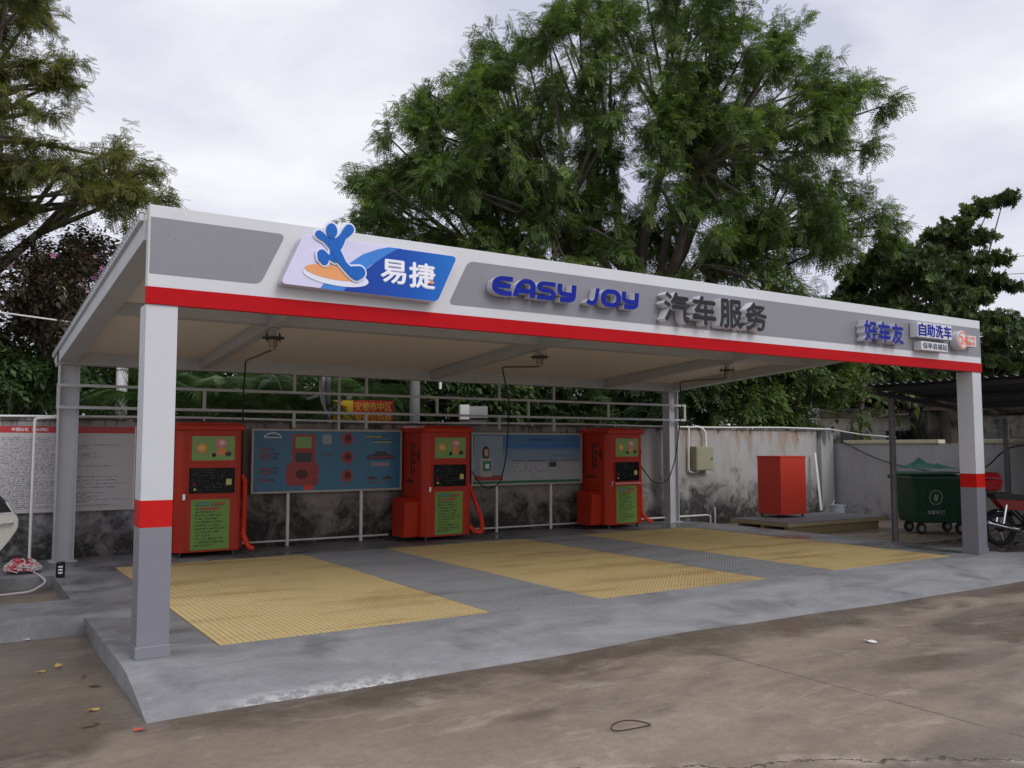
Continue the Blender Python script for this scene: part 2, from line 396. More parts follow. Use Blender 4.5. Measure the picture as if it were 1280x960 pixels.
for bi, (x0, x1, g) in enumerate(bays):
    for r_ in range(4):
        y0, y1 = yrow[r_]+.007, yrow[r_+1]-.007
        z = random.uniform(-.004, .002)
        mach = ['notice board', '', 'middle red machine', '', 'metal meter box'][bi]
        pl = ['along the front ramp', 'one panel behind the front ramp', 'one panel short of the machines', 'along the machines'][r_]
        if g: lab = 'grey floor grating %s, strip facing the %s billboard' % (pl, 'teal' if bi == 1 else 'pale')
        else: lab = 'yellow floor grating %s, %s bay' % (pl, ['notice board end', 'middle', 'dustbin end'][bi//2])
        t_ = thing('floor_grating', lab, 'grating', ((x0+x1)/2, (y0+y1)/2, z), 0, 'floor gratings over the drain')
        ob = grating_mesh(x0-(x0+x1)/2, x1-(x0+x1)/2, -(y1-y0)/2, (y1-y0)/2, .05).build('bar_mesh', GG if g else GY, t_)
        ob['kind'] = 'stuff'

# ------------------------------------------------------------------ canopy
cp = thing('wash_canopy', 'white steel car wash canopy with grey and red fascia on four posts', 'canopy')
ZR, ZF = 2.62, 3.37
def roof(y): return 3.325-.0687*y
fa = bx('fascia', 0, W, 0, .09, ZR, ZF, WHITE2, cp, .006)
# grey film panels and red strip sit a few millimetres proud
MB().prism(rpoly([(.012, 3.275), (1.045, 3.275), (.845, 2.845), (.012, 2.845)], [0, .06, .06, 0]), -.003, .0).build('grey_panel', GREYP, fa)
MB().prism(rpoly([(2.765, 3.255), (W-.012, 3.255), (W-.012, 2.835), (2.555, 2.835)], [.06, 0, 0, .06]), -.003, .0).build('grey_panel', GREYP, fa)
MB().box(-.006, W+.006, -.006, .05, ZR-.004, 2.745).build('red_strip', REDP, fa)
def front_post(x0, x1):
    mb = MB(); c = (x0+x1)/2
    for z0, z1, m in ((0, .95, 2), (.95, 1.15, 1), (1.15, ZR-.006, 0)): mb.box(x0, x1, .012, .25, z0, z1, m)
    p_ = mb.build('post', [WHITE, REDBAND, GREYPOST], cp)
    mb = MB().box(x0-.012, x1+.012, 0.0, .262, 0, .09); mb.build('base_plate', GREYPOST, p_, bevel=.004)
    return p_
front_post(0.0, .225); front_post(W-.225, W)
def h_post(x):
    mb = MB(); w2 = .125
    mb.box(x-w2, x-w2+.014, D, D+.2, 0, 2.66); mb.box(x+w2-.014, x+w2, D, D+.2, 0, 2.66); mb.box(x-w2+.014, x+w2-.014, D+.075, D+.09, 0, 2.66)
    mb.box(x-.17, x+.17, D-.04, D+.24, 0, .015)
    return mb.build('rear_post', STEEL, cp)
h_post(.125); h_post(W-.125)
bx('rear_beam', -.02, W+.02, D-.03, D+.18, 2.665, 2.85, STEEL, cp, .004)
def sloped(mb, x0, x1, y0, y1, top, h, m=0):
    mb._add([(x0,y0,roof(y0)-top-h),(x1,y0,roof(y0)-top-h),(x1,y1,roof(y1)-top-h),(x0,y1,roof(y1)-top-h),(x0,y0,roof(y0)-top),(x1,y0,roof(y0)-top),(x1,y1,roof(y1)-top),(x0,y1,roof(y1)-top)],
            [(0,3,2,1),(4,5,6,7),(0,1,5,4),(1,2,6,5),(2,3,7,6),(3,0,4,7)], m); return mb
for x0, x1 in ((-.02, .19), (W-.19, W+.02)):
    rb = sloped(MB(), x0, x1, .092, 6.72, .055, .155).build('rake_beam', STEEL, cp, bevel=.004)
    s2 = -1 if x0 < 1 else 1; xe = x0 if s2 < 0 else x1
    sloped(MB(), min(xe, xe+s2*.03), max(xe, xe+s2*.03), .095, 6.86, -.012, .07).build('verge_trim', WHITE, rb)
    mb = MB()
    for i in range(60):
        y = .2+i*.11; mb.box(min(xe+s2*.0301, xe+s2*.033), max(xe+s2*.0301, xe+s2*.033), y, y+.03, roof(y)-.035, roof(y)-.022)
    q_ = mb.build('slot_row', DARKSTEEL, rb); q_['kind'] = 'stuff'
for x in (1.89, 5.69, 9.47):
    sloped(MB(), x-.065, x+.065, .092, D-.03, .06, .15).build('rafter', STEEL, cp, bevel=.004)
xs = [.19, 1.825, 1.955, 5.625, 5.755, 9.405, 9.535, W-.19]
for y in (.16, 2.95):
    for i in range(0, 8, 2):
        mb = MB(); mb._add([(xs[i], y, roof(y)-.06), (xs[i], y+.14, roof(y+.14)-.06), (xs[i], y, roof(y)-.17), (xs[i], y+.14, roof(y+.14)-.17),
                            (xs[i+1], y, roof(y)-.06), (xs[i+1], y+.14, roof(y+.14)-.06), (xs[i+1], y, roof(y)-.17), (xs[i+1], y+.14, roof(y+.14)-.17)],
                           [(0,1,3,2),(4,6,7,5),(0,4,5,1),(2,3,7,6),(0,2,6,4),(1,5,7,3)])
        mb.build('purlin', STEEL, cp)
for i in range(12):
    x0 = -.02+i*(W+.04)/12; x1 = x0+(W+.04)/12
    sloped(MB(), x0+.003, x1-.003, .095, 6.88, .005, .05).build('roof_panel', SOFFIT, cp, bevel=.006)
sloped(MB(), -.05, W+.05, .095, 6.9, -.005, .008).build('roof_sheet', WHITE, cp)
bx('gutter', -.02, W+.02, 6.74, 6.88, 2.72, 2.80, STEEL, cp)
# ladder frame of box section behind, between roof and wall
for z in (2.38, 2.08): bx('rail', -.03, W+.16, 6.24, 6.28, z-.02, z+.02, STEEL, cp)
bx('rail_end', W+.12, W+.16, 6.242, 6.278, 2.10, 2.36, STEEL, cp); bx('rail_end', -.03, .01, 6.242, 6.278, 2.10, 2.36, STEEL, cp)
for x in (1.9, 5.75, 7.63, 9.5): bx('rail_stub', x-.02, x+.02, 6.242, 6.278, 2.10, 2.36, STEEL, cp)
for x in (3.25, 4.45, 7.0, 8.2):
    bx('rail_stub', x-.02, x+.02, 6.242, 6.278, 2.40, 2.664, STEEL, cp); bx('rail_stub', x-.02, x+.02, 6.242, 6.278, 1.83, 2.06, STEEL, cp)
bx('hanger', 4.0-.018, 4.0+.018, 6.29, 6.32, 1.80, 2.664, STEEL, cp)

# ------------------------------------------------------------------ signs on the fascia
def fz(px, py, Y=-.13): v = onY(px, py, Y); return (v.x, v.z)
def zp(x, y, Y=-.13): return fz(340+x/4.923, 270+y/4.923, Y)       # enlarged view of the logo -> sign plane
YB = -.13
lg = thing('logo_sign', 'rounded blue and lilac light box with leaping figure emblem above orange ellipse', 'sign')
box_pts = rpoly([zp(196, 112), zp(1145, 248), zp(1022, 532), zp(52, 415)], .05)
MB().prism(box_pts, YB, -.012, 0, 1).build('light_box', [plain('lilac_face', (.66, .64, .86), .25, var=.04), plain('box_side', (.55, .55, .62), .4)], lg, bevel=.004)
def decal(pts, name, mat, par, k, y=YB): return MB().prism(pts, y-.0016*k, y-.0016*k+.0014).build(name, mat, par)
LB = plain('light_blue_print', (.05, .22, .66), .3, var=.05, spec=.25); DB = plain('deep_blue_print', (.015, .07, .45), .25, var=.06)
MBL = plain('mid_blue_print', (.012, .13, .55), .25, var=.06); PALE = plain('pale_outline_print', (.74, .78, .92), .3, var=.03)
sw = [zp(295, 446), zp(330, 400), zp(420, 330), zp(470, 295), zp(560, 235), zp(650, 205), zp(720, 192), zp(800, 202), zp(690, 250), zp(600, 310), zp(520, 380), zp(440, 462)]
decal(sw, 'swoosh', LB, lg, 1)
db = [zp(438, 461), zp(500, 400), zp(560, 345), zp(640, 283), zp(700, 243), zp(775, 201)]+rpoly([zp(775, 201), zp(1138, 251), zp(1018, 527), zp(438, 461)], [0, .05, .05, 0])[1:-1]
def grad_blue():
    m, t, b = newmat('graded_blue_print'); q = N(t, 'SeparateXYZ'); t.links.new(gen(t), q.inputs[0])
    t.links.new(ramp(t, q.outputs['X'], [(.1, (.006, .045, .33)), (.55, (.006, .075, .42)), (1., (.012, .16, .56))]), b.inputs['Base Color']); b.inputs['Roughness'].default_value = .3; b.inputs['Specular IOR Level'].default_value = .25; return m
decal(db, 'blue_field', grad_blue(), lg, 2)
def fig(wadd, y0, mat, nm):
    """leaping figure: head, two arms, trunk, bent knee and long leg as one emblem"""
    mb = MB()
    def strk(pts, ws, k):
        P = smooth_path([zp(*p) for p in pts], .05, 5); n = len(P)
        W_ = [np.interp(i/(n-1), np.linspace(0, 1, len(ws)), ws)/4.923*.0070+wadd for i in range(n)]
        stroke(mb, P, W_, y0-.0012*k, y0+.0012, m=0, ms=0)
        for e, q in ((0, P[0]), (-1, P[-1])): mb.prism(ell(q[0], q[1], W_[e]/2, W_[e]/2, 16), y0-.0012*k-(.0004 if e else .0007), y0+.0012+.0005*k)
    strk([(285, 115), (330, 148), (375, 185)], [46, 34, 60], 1)
    strk([(470, 85), (430, 130), (395, 185)], [58, 40, 62], 2)
    strk([(380, 175), (382, 215), (385, 255)], [70, 58, 66], 3)
    strk([(385, 245), (345, 262), (305, 240)], [50, 26, 50], 4)
    strk([(302, 238), (308, 262), (318, 280)], [55, 62, 45], 5)
    strk([(392, 230), (425, 290), (470, 340), (515, 362)], [56, 40, 44, 70], 6)
    strk([(490, 345), (530, 350)], [62, 74], 7)
    hx, hz = zp(360, 95); e = ell(hx, hz, .047+wadd/2, .062+wadd/2); mb.prism(e, y0-.0095, y0+.0012)
    return mb.build(nm, mat, lg)
cx, cz = zp(392, 366)
decal(ell(cx+.005, cz-.012, .285, .073, 40, -.06), 'ellipse_outline', PALE, lg, 4)
decal(ell(zp(385, 350)[0], zp(385, 350)[1], .255, .058, 40, -.06), 'orange_ellipse', plain('logo_orange', (.78, .33, .12), .3, var=.05), lg, 5.5)
fig(.034, YB-.0105, PALE, 'figure_outline'); fig(0, YB-.0225, plain('figure_blue', (.006, .12, .50), .3, var=.05, spec=.25), 'figure')
WH = plain('white_print', (.85, .86, .92), .3, var=.03)
a_, b_ = zp(665, 405), zp(825, 280)
text_shape('易', a_[0], b_[0], a_[1]-.005, b_[1]-.0, YB-.009, .004, .03).build('character', [WH, WH], lg)
a_, b_ = zp(840, 435), zp(1003, 300)
text_shape('捷', a_[0], b_[0], a_[1]-.005, b_[1], YB-.009, .004, .03).build('character', [WH, WH], lg)
decal([zp(950, 418), zp(982, 396), zp(988, 420)], 'orange_wedge', ORANGE, lg, 11)

# EASY JOY: wide rounded strokes, blue faces on deep white returns
ej = thing('letter_sign', 'raised blue rounded EASY JOY lettering with white returns on grey fascia', 'sign')
GL = {
 'E': [[(1, .9), (.38, .9), (.1, .72), (.1, .28), (.38, .1), (1, .1)], [(.2, .5), (.9, .5)]],
 'A': [[(.06, 0), (.2, .62), (.42, .9), (.72, .9), (.9, .74), (.9, 0)], [(.2, .34), (.84, .34)]],
 'S': [[(.98, .9), (.28, .9), (.1, .8), (.1, .6), (.28, .5), (.74, .5), (.9, .4), (.9, .2), (.74, .1), (.02, .1)]],
 'Y': [[(.1, 1), (.1, .56), (.28, .42), (.8, .42)], [(.9, 1), (.9, .22), (.72, .1), (.16, .1)]],
 'J': [[(.82, 1), (.72, .3), (.56, .1), (.28, .1), (.08, .22)]],
 'O': [[(.28, .9), (.72, .9), (.92, .72), (.92, .28), (.72, .1), (.28, .1), (.08, .28), (.08, .72)]],
}
xc = 2.965
for ch, wd in (('E', .215), ('A', .23), ('S', .215), ('Y', .215), (' ', .085), ('J', .17), ('O', .235), ('Y', .215)):
    if ch != ' ':
        mb = MB(); f_ = lambda x, z, xc=xc, wd=wd: (xc+x*wd+.018*(z-.5), 2.955+z*.172)
        for k, pth in enumerate(GL[ch]):
            cl = ch == 'O'
            stroke(mb, smooth_path(pth, .16, 4, cl), .27 if ch != 'S' else .245, -.105-.0006*k, -.008, cl, f_)
        mb.build('letter', [BLUE, WHITE2], ej)
    xc += wd+.026
def chars(name, label, txt, x0, x1, z0, z1, face, side, depth, bold, gap=.12, backing=False):
    t_ = thing(name, label, 'sign'); n = len(txt); wch = (x1-x0)/(n+gap*(n-1))
    for i, c in enumerate(txt):
        a = x0+i*wch*(1+gap)
        if backing: bx('letter_block', a-.012, a+wch+.012, -depth+.004, -.008, z0-.012, z1+.012, side, t_, .006)
        text_shape(c, a, a+wch, z0, z1, -depth-.001, .006 if backing else depth-.008, bold).build('character', [face, face if backing else side], t_)
    return t_
chars('letter_sign', 'charcoal raised characters 汽车服务 with deep silver sides on grey fascia', '汽车服务', 5.06, 6.66, 2.855, 3.185, DKGREY, SILVER, .13, .036)
chars('letter_sign', 'blue raised characters 好车友 with thick white sides near the dustbin end of the fascia', '好车友', 8.46, 9.30, 2.875, 3.15, BLUE, WHITE2, .13, .04, .06)
chars('letter_sign', 'blue characters 自助洗车 on white blocks above the small station name', '自助洗车', 9.64, 10.42, 3.02, 3.20, BLUE, WHITE2, .13, .035, .08, True)
NAVY = plain('navy_print', (.015, .02, .07), .35)
st_ = thing('station_name_sign', 'small white block with navy characters 保亭县城站', 'sign')
bx('sign_block', 9.70, 10.32, -.126, -.008, 2.835, 2.955, WHITE2, st_, .006)
text_shape('保亭县城站', 9.73, 10.30, 2.852, 2.94, -.129, .003, .025).build('lettering', [NAVY, NAVY], st_)
hr = thing('hours_sign', 'round white 24 hour sign with orange red ring and numerals', 'sign')
M24 = Matrix.Translation((10.70, -.008, 3.03)) @ Matrix.Rotation(R(90), 4, 'X')
MB().lathe([(.0, 0), (.135, 0), (.135, .115), (.128, .122), (0, .122)], 28, M24).build('disc', WHITE2, hr)
bx('sign_block', 10.79, 11.06, -.118, -.008, 2.95, 3.11, WHITE2, hr, .006)
RO = plain('red_orange_print', (.75, .13, .05), .35)
mb = MB(); stroke(mb, [(10.70+.113*math.cos(a), 3.03+.113*math.sin(a)) for a in [2*math.pi*i/32 for i in range(32)]], .016, -.1335, -.1305, True, m=0, ms=0); mb.build('ring', RO, hr)
text_shape('24', 10.62, 10.80, 2.965, 3.09, -.1335, .003, .03).build('numerals', [RO, RO], hr)
text_shape('小时', 10.835, 11.03, 3.04, 3.10, -.121, .003, .02).build('lettering', [RO, RO], hr)
text_shape('服务', 10.835, 11.03, 2.965, 3.025, -.121, .003, .02).build('lettering', [RO, RO], hr)

# ------------------------------------------------------------------ ceiling swing arms with hoses
def swing_arm(x, y, endpx, hose_pts, where):
    z0 = roof(y)-.21
    t_ = thing('swing_arm', 'hanging high pressure swing arm under the rafter %s' % where, 'swing arm', (x, y, 0), 0, 'ceiling swing arms')
    mb = MB(); mb.box(-.03, .03, -.03, .03, z0-.10, z0); mb.box(-.07, .07, -.07, .07, z0-.012, z0-.0005); mb.build('hanger', STEEL, t_)
    mb = MB(); mb.lathe([(.0, z0-.118), (.125, z0-.118), (.125, z0-.1), (0, z0-.1)], 20); mb.build('plate', DARKSTEEL, t_)
    mb = MB()
    for a in range(4): mb.tube([(.1*math.cos(a*1.571+.4), .1*math.sin(a*1.571+.4), z0-.15), (.1*math.cos(a*1.571+.4), .1*math.sin(a*1.571+.4), z0-.05)], .006, 6)
    mb.build('bolt_set', DARKSTEEL, t_)['kind'] = 'stuff'
    mb = MB(); mb.lathe([(0, z0-.25), (.03, z0-.25), (.032, z0-.215), (.05, z0-.21), (.052, z0-.13), (.04, z0-.118), (0, z0-.118)], 16); mb.build('swivel', plain('brass_dull', (.30, .24, .16), .4, .6), t_, smooth=False)
    e = onZ(*endpx, z0-.30)-Vector((x, y, 0))
    mb = MB(); mb.tube([(0, 0, z0-.235), (e.x*.12, e.y*.12, z0-.25), (e.x*.95, e.y*.95, z0-.285), (e.x, e.y, z0-.30)], .013, 8); mb.build('arm', plain('arm_pipe', (.16, .11, .09), .4, .5), t_)
    P = [(e.x, e.y, z0-.30)]+[tuple(Vector(p)-Vector((x, y, 0))) for p in hose_pts]
    Q = smooth_path3(P, .18); mb = MB(); mb.tube(Q, .011, 8); mb.build('hose', RUBBER, t_, smooth=True)
def smooth_path3(pts, r, n=5):
    o = [tuple(pts[0])]
    for i in range(1, len(pts)-1):
        p, a, b = Vector(pts[i]), Vector(pts[i-1]), Vector(pts[i+1]); rr = min(r, (a-p).length*.49, (b-p).length*.49)
        s, e = p+(a-p).normalized()*rr, p+(b-p).normalized()*rr
        o += [tuple(s*(1-j/n)**2+p*2*(j/n)*(1-j/n)+e*(j/n)**2) for j in range(n+1)]
    return o+[tuple(pts[-1])]

# ------------------------------------------------------------------ red wash machines
GREEN = plain('poster_green', (.20, .36, .09), .35, var=.08)
PINK = plain('poster_pink', (.62, .22, .22), .4); YEL = plain('poster_yellow', (.72, .55, .10), .4)
DKRED = plain('dark_red_print', (.11, .015, .015), .5)
TXTG = printed('green_instructions', (.22, .38, .10), (.05, .10, .05), 15, 16, .1, .9, .5)
def panel_mat():
    return printed('control_panel_black', (.007, .008, .010), (.09, .09, .10), 9, 12, .05, .95, .2, .3)
PANEL = panel_mat()
def wash_machine(x0, yf, label, rz=0., sidebox=True, shelf=False):
    Wm, Dm = .90, .74
    t_ = thing('wash_machine', label, 'wash machine', (x0, yf, 0), rz, 'self service wash machines')
    mb = MB(); o = [(.075, 0), (Wm-.03, 0), (Wm, .03), (Wm, Dm), (0, Dm), (0, .10)]
    n = len(o); mb._add([(x, y, .07) for x, y in o]+[(x, y, 1.79) for x, y in o], [list(range(n-1, -1, -1)), list(range(n, 2*n))]+[(i, (i+1) % n, n+(i+1) % n, n+i) for i in range(n)])
    body = mb.build('body', MRED, t_, bevel=.008)
    mb = MB(); mb.taper((-.03, Wm+.03, -.04, Dm+.02), (-.035, Wm+.035, -.045, Dm+.025), 1.775, 1.85); mb.taper((-.035, Wm+.035, -.045, Dm+.025), (.02, Wm-.02, .03, Dm-.03), 1.85, 1.89)
    mb.build('cap', MRED, t_, bevel=.012)
    for xx, yy in ((.08, .08), (Wm-.08, .08), (.08, Dm-.08), (Wm-.08, Dm-.08)): MB().lathe([(0, 0), (.03, 0), (.025, .071), (0, .071)], 10, Matrix.Translation((xx, yy, 0))).build('foot', BLACK, t_)
    # top poster
    ps = bx('poster', .20, .79, -.004, .0, 1.35, 1.69, GREEN, t_)
    def dc(nm, pts, mat, k=1): MB().prism(pts, -.004-.0012*k, -.004-.0012*k+.001).build(nm, mat, ps)
    dc('badge', ell(.335, 1.525, .075, .07), ORANGE); dc('badge_face', ell(.335, 1.53, .048, .042), YEL, 2); dc('figure_print', ell(.60, 1.585, .085, .075), PINK); dc('figure_print', ell(.61, 1.60, .04, .035), plain('poster_pale', (.75, .5, .45), .4), 2)
    dc('figure_print', [(.52, 1.43), (.72, 1.42), (.66, 1.52), (.56, 1.52)], ORANGE, 1.5); dc('figure_print', ell(.70, 1.44, .045, .035), BLACK, 2.2); dc('figure_print', ell(.50, 1.425, .03, .03), DKGREY, 2.2)
    # control panel, recessed behind a frame
    pn = bx('control_panel', .165, .80, -.003, .01, .885, 1.245, PANEL, t_)
    mb = MB()
    for a, b, c, d in ((.15, .165, .87, 1.26), (.80, .815, .87, 1.26), (.165, .80, .87, .885), (.165, .80, 1.245, 1.26)): mb.box(a, b, -.016, .0, c, d)
    mb.build('panel_frame', MRED, t_)
    for i, cc in enumerate((BLACK, DKGREY, REDBAND, YEL)):
        MB().lathe([(0, 0), (.019, 0), (.016, .016), (0, .016)], 14, Matrix.Translation((.25, -.003, 1.15-.068*i)) @ Matrix.Rotation(R(90), 4, 'X')).build('button', cc, pn)
    bx('note', .68, .755, -.0065, -.003, 1.0, 1.085, plain('yellow_note', (.62, .60, .20), .5), pn)
    MB().box(.085, .125, -.02, .0, .80, .885).build('lock', CHROME, t_, bevel=.004)
    mb = MB()
    for a, b, c, d in ((.135, .845, .832, .836), (.135, .845, 1.312, 1.316), (.135, .139, .095, 1.72), (.841, .845, .095, 1.72), (.139, .841, .095, .099), (.139, .841, 1.716, 1.72)): mb.box(a, b, -.0012, .002, c, d)
    mb.build('door_seam', DKRED, t_)
    for z in (.2, .68, 1.4): MB().tube([(.862, -.006, z), (.862, -.006, z+.08)], .009, 8).build('hinge', MRED, t_)
    if shelf: MB().taper((.15, .815, -.05, -.0), (.15, .815, -.035, -.0), .825, .862).build('tray', plain('tray_red', (.6, .16, .13), .4), t_)
    gs = bx('instruction_sheet', .205, .735, -.004, .0, .10, .80, TXTG, t_)
    MB().box(.28, .48, -.0065, -.0048, .725, .755).build('heading_print', plain('heading_teal', (.10, .30, .28), .5), gs); MB().box(.50, .68, -.0065, -.0048, .725, .755).build('heading_print', plain('heading_red', (.42, .10, .06), .5), gs)
    MB().box(.33, .60, -.0065, -.0048, .655, .69).build('heading_print', plain('heading_red', (.42, .10, .06), .5), gs)
    # marks on the flank that faces the car lane
    def sd_(nm, pts): MB()._add([(-.0015, y, z) for y, z in pts], [list(range(len(pts)))]).build(nm, DKRED, body)
    sd_('arrow_mark', [(.16, 1.53), (.16, 1.28), (.27, 1.40)][::-1]); sd_('bar_mark', [(.40, 1.62), (.40, 1.08), (.45, 1.08), (.45, 1.62)])
    for k in range(4): sd_('text_mark', [(.30+.0*k, 1.60-.13*k), (.30, 1.52-.13*k), (.37, 1.52-.13*k), (.37, 1.60-.13*k)])
    sd_('text_mark', [(.36, 1.0), (.36, .94), (.58, .94), (.58, 1.0)])
    if sidebox:
        mb = MB(); mb.taper((-.26, -.001, .20, .60), (-.26, -.001, .16, .60), .07, .64); mb.taper((-.26, -.001, .16, .60), (-.26, -.001, .28, .60), .64, .70); mb.build('side_bin', MRED, t_, bevel=.008)
    MB().box(Wm+.001, Wm+.10, .25, .55, .07, .52).build('pump_box', MRED, t_, bevel=.008)
    return t_
def hose(t_, pts, label=None):
    Q = smooth_path3(pts, .16, 6); L = [0]
    for a, b in zip(Q, Q[1:]): L.append(L[-1]+(Vector(b)-Vector(a)).length)
    n = int(L[-1]/.009); S = np.linspace(0, L[-1], n); A = np.array(Q); X = np.stack([np.interp(S, L, A[:, k]) for k in range(3)], 1)
    rad = [.038+.009*math.sin(s*2*math.pi/.034) for s in S]
    MB().tube([tuple(p) for p in X], rad, 10).build('coiled_hose', HOSE, t_, smooth=True)
mA = wash_machine(1.44, 5.80, 'red self service wash machine between the notice board and the blue board', 0, False)
mB_ = wash_machine(5.28, 5.80, 'red self service wash machine between the two billboards', R(3), True)
mC = wash_machine(9.14, 5.84, 'red self service wash machine beside the rear post, with pale tray under its panel', R(4), True, True)
hose(mA, [(.94, .16, 1.13), (.985, .14, 1.05), (.97, .10, .45), (.95, .06, .28), (1.02, -.02, .10), (1.08, -.04, .08)])
hose(mB_, [(.94, .2, .98), (1.0, .15, .8), (1.16, .05, .30), (1.14, 0, .10), (1.0, -.02, .10), (.93, .10, .20)])
hose(mC, [(.93, .2, 1.22), (.98, .16, 1.2), (.985, .12, .5), (.96, .08, .22), (1.06, .0, .10), (1.12, -.02, .10)])
swing_arm(1.89, 3.0, (307, 452), [(2.42, 6.1, 2.35), (2.44, 6.15, .75)], 'over the notice board end')
swing_arm(5.69, 3.08, (628, 460), [(7.05, 6.0, 2.3), (7.02, 6.05, 1.35), (6.85, 6.0, .86), (6.5, 5.95, .80), (6.26, 5.95, 1.12)], 'over the middle bay')
swing_arm(9.47, 3.14, (850, 478), [(11.2, 6.0, 2.35), (11.05, 6.05, 1.3), (10.8, 6.0, .84), (10.4, 5.98, .80), (10.08, 5.98, 1.15)], 'over the dustbin end')

# ------------------------------------------------------------------ walls
def wall_mat(name, base, stain, mould, lo, topd, cement_shade=None):
    m, t, b = newmat(name); p = pos(t); s = N(t, 'SeparateXYZ'); t.links.new(p, s.inputs[0]); z = s.outputs['Z']
    v = N(t, 'Mapping'); v.inputs['Scale'].default_value = (2.2, 2.2, .45); t.links.new(p, v.inputs[0])
    c = mix(t, noise(t, p, 1.4, 7, .62), tuple(x*.72 for x in base), base)
    c = mix(t, ramp(t, noise(t, v.outputs[0], 1.6, 7, .65, .3), [(.5, g3(0)), (.72, g3(.7))]), c, stain)
    if cement_shade:
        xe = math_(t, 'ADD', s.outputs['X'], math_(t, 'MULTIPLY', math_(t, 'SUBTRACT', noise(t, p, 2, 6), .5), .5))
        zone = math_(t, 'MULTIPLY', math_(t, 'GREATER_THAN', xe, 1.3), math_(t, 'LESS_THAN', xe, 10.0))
        c = mix(t, math_(t, 'MULTIPLY', zone, .9), c, mix(t, noise(t, p, 1.7, 8, .65), tuple(x*.75 for x in cement_shade), cement_shade))  # bare cement stretch; its darker tone also paints in the shade under the canopy
        lw = ramp(t, math_(t, 'ADD', noise(t, p, 1.3, 7, .65, .6), math_(t, 'MULTIPLY', z, -.12)), [(.44, g3(0)), (.52, g3(.75))])
        c = mix(t, math_(t, 'MULTIPLY', lw, math_(t, 'LESS_THAN', xe, 1.3)), c, (.33, .36, .44))
        rust = math_(t, 'MULTIPLY', ramp(t, math_(t, 'ADD', noise(t, v.outputs[0], 1.9, 6, .6), math_(t, 'MULTIPLY', math_(t, 'SUBTRACT', z, 1.5), .4)), [(.50, g3(0)), (.66, g3(.8))]), math_(t, 'GREATER_THAN', xe, 11.4))
        c = mix(t, rust, c, (.30, .21, .15))
    n_ = noise(t, p, 2.3, 9, .7, .5)
    low = math_(t, 'ADD', n_, math_(t, 'MULTIPLY', math_(t, 'SUBTRACT', lo, z), .30))
    hi_ = math_(t, 'ADD', noise(t, v.outputs[0], 2.4, 9, .7, .3), math_(t, 'MULTIPLY', math_(t, 'SUBTRACT', z, topd), .55))
    c = mix(t, ramp(t, hi_, [(.60, g3(0)), (.70, g3(.85))]), c, mould)
    c = mix(t, math_(t, 'MULTIPLY', ramp(t, low, [(.52, g3(0)), (.74, g3(.95))]), ramp(t, noise(t, p, 11, 8, .75), [(.28, g3(.55)), (.5, g3(1))])), c, mould)
    t.links.new(c, b.inputs['Base Color']); b.inputs['Roughness'].default_value = .85
    bump(t, b, math_(t, 'ADD', n_, math_(t, 'MULTIPLY', noise(t, p, 40, 3), .3)), .4, .012); return m
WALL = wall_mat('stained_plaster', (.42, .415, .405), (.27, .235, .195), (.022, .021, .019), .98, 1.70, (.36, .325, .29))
WALL2 = wall_mat('grey_plaster', (.40, .40, .405), (.29, .28, .27), (.05, .048, .045), .22, 1.50)
bw = thing('rear_wall', 'long stained plaster boundary wall behind the red machines', 'wall')
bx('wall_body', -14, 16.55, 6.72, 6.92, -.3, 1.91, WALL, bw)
bx('coping', -14, 16.6, 6.69, 6.95, 1.91, 1.945, WALL2, bw)
bx('pilaster', 16.30, 16.75, 6.60, 6.95, -.3, 1.90, WALL2, bw)
pp = thing('wall_pipe', 'thin white water pipe running along the top of the stained wall', 'pipe')
P_ = [(-14, 6.68, 1.965)]+[(x, 6.68+.01*math.sin(x*2), 1.965+.012*math.sin(x*.9)) for x in range(-13, 16)]+[(16.5, 6.5, 1.95), (16.82, 5.9, 1.82), (16.84, 5.0, 1.74)]
MB().tube(P_, .017, 8).build('pipe_run', PIPE, pp)
mb = MB()
for x in range(-12, 16, 2): mb.box(x-.012, x+.012, 6.66, 6.70, 1.93, 1.985)
mb.build('clip_set', PIPE, pp)['kind'] = 'stuff'
fp = thing('floor_pipe', 'white water pipe lying along the wall foot between the machines', 'pipe')
MB().tube([(2.45, 6.55, .08), (5.0, 6.56, .075)], .016, 8).build('pipe_run', PIPE, fp)
MB().tube([(6.25, 6.55, .08), (9.1, 6.56, .075)], .016, 8).build('pipe_run', PIPE, fp); MB().tube([(10.15, 6.45, .09), (12.3, 6.46, .09), (12.42, 6.46, .07), (12.42, 6.46, -.1)], .018, 8).build('pipe_run', PIPE, fp)
MB().tube([(12.6, 6.5, -.15), (12.6, 6.5, .24)], .018, 8).build('riser', PIPE, fp)
rw = thing('side_wall', 'grey plaster side wall with pale broken coping behind the dustbin', 'wall')
bx('wall_body', 16.9, 17.1, -14, 6.95, -.3, 1.60, WALL2, rw)
CAPM = plain('pale_yellow_coping', (.50, .47, .33), .8, var=.2, grime=.5)
for y0, y1 in ((-14, 1.2), (1.22, 3.55), (4.0, 6.4)): bx('coping', 16.86, 17.14, y0, y1, 1.60, 1.685, CAPM, rw, .01)

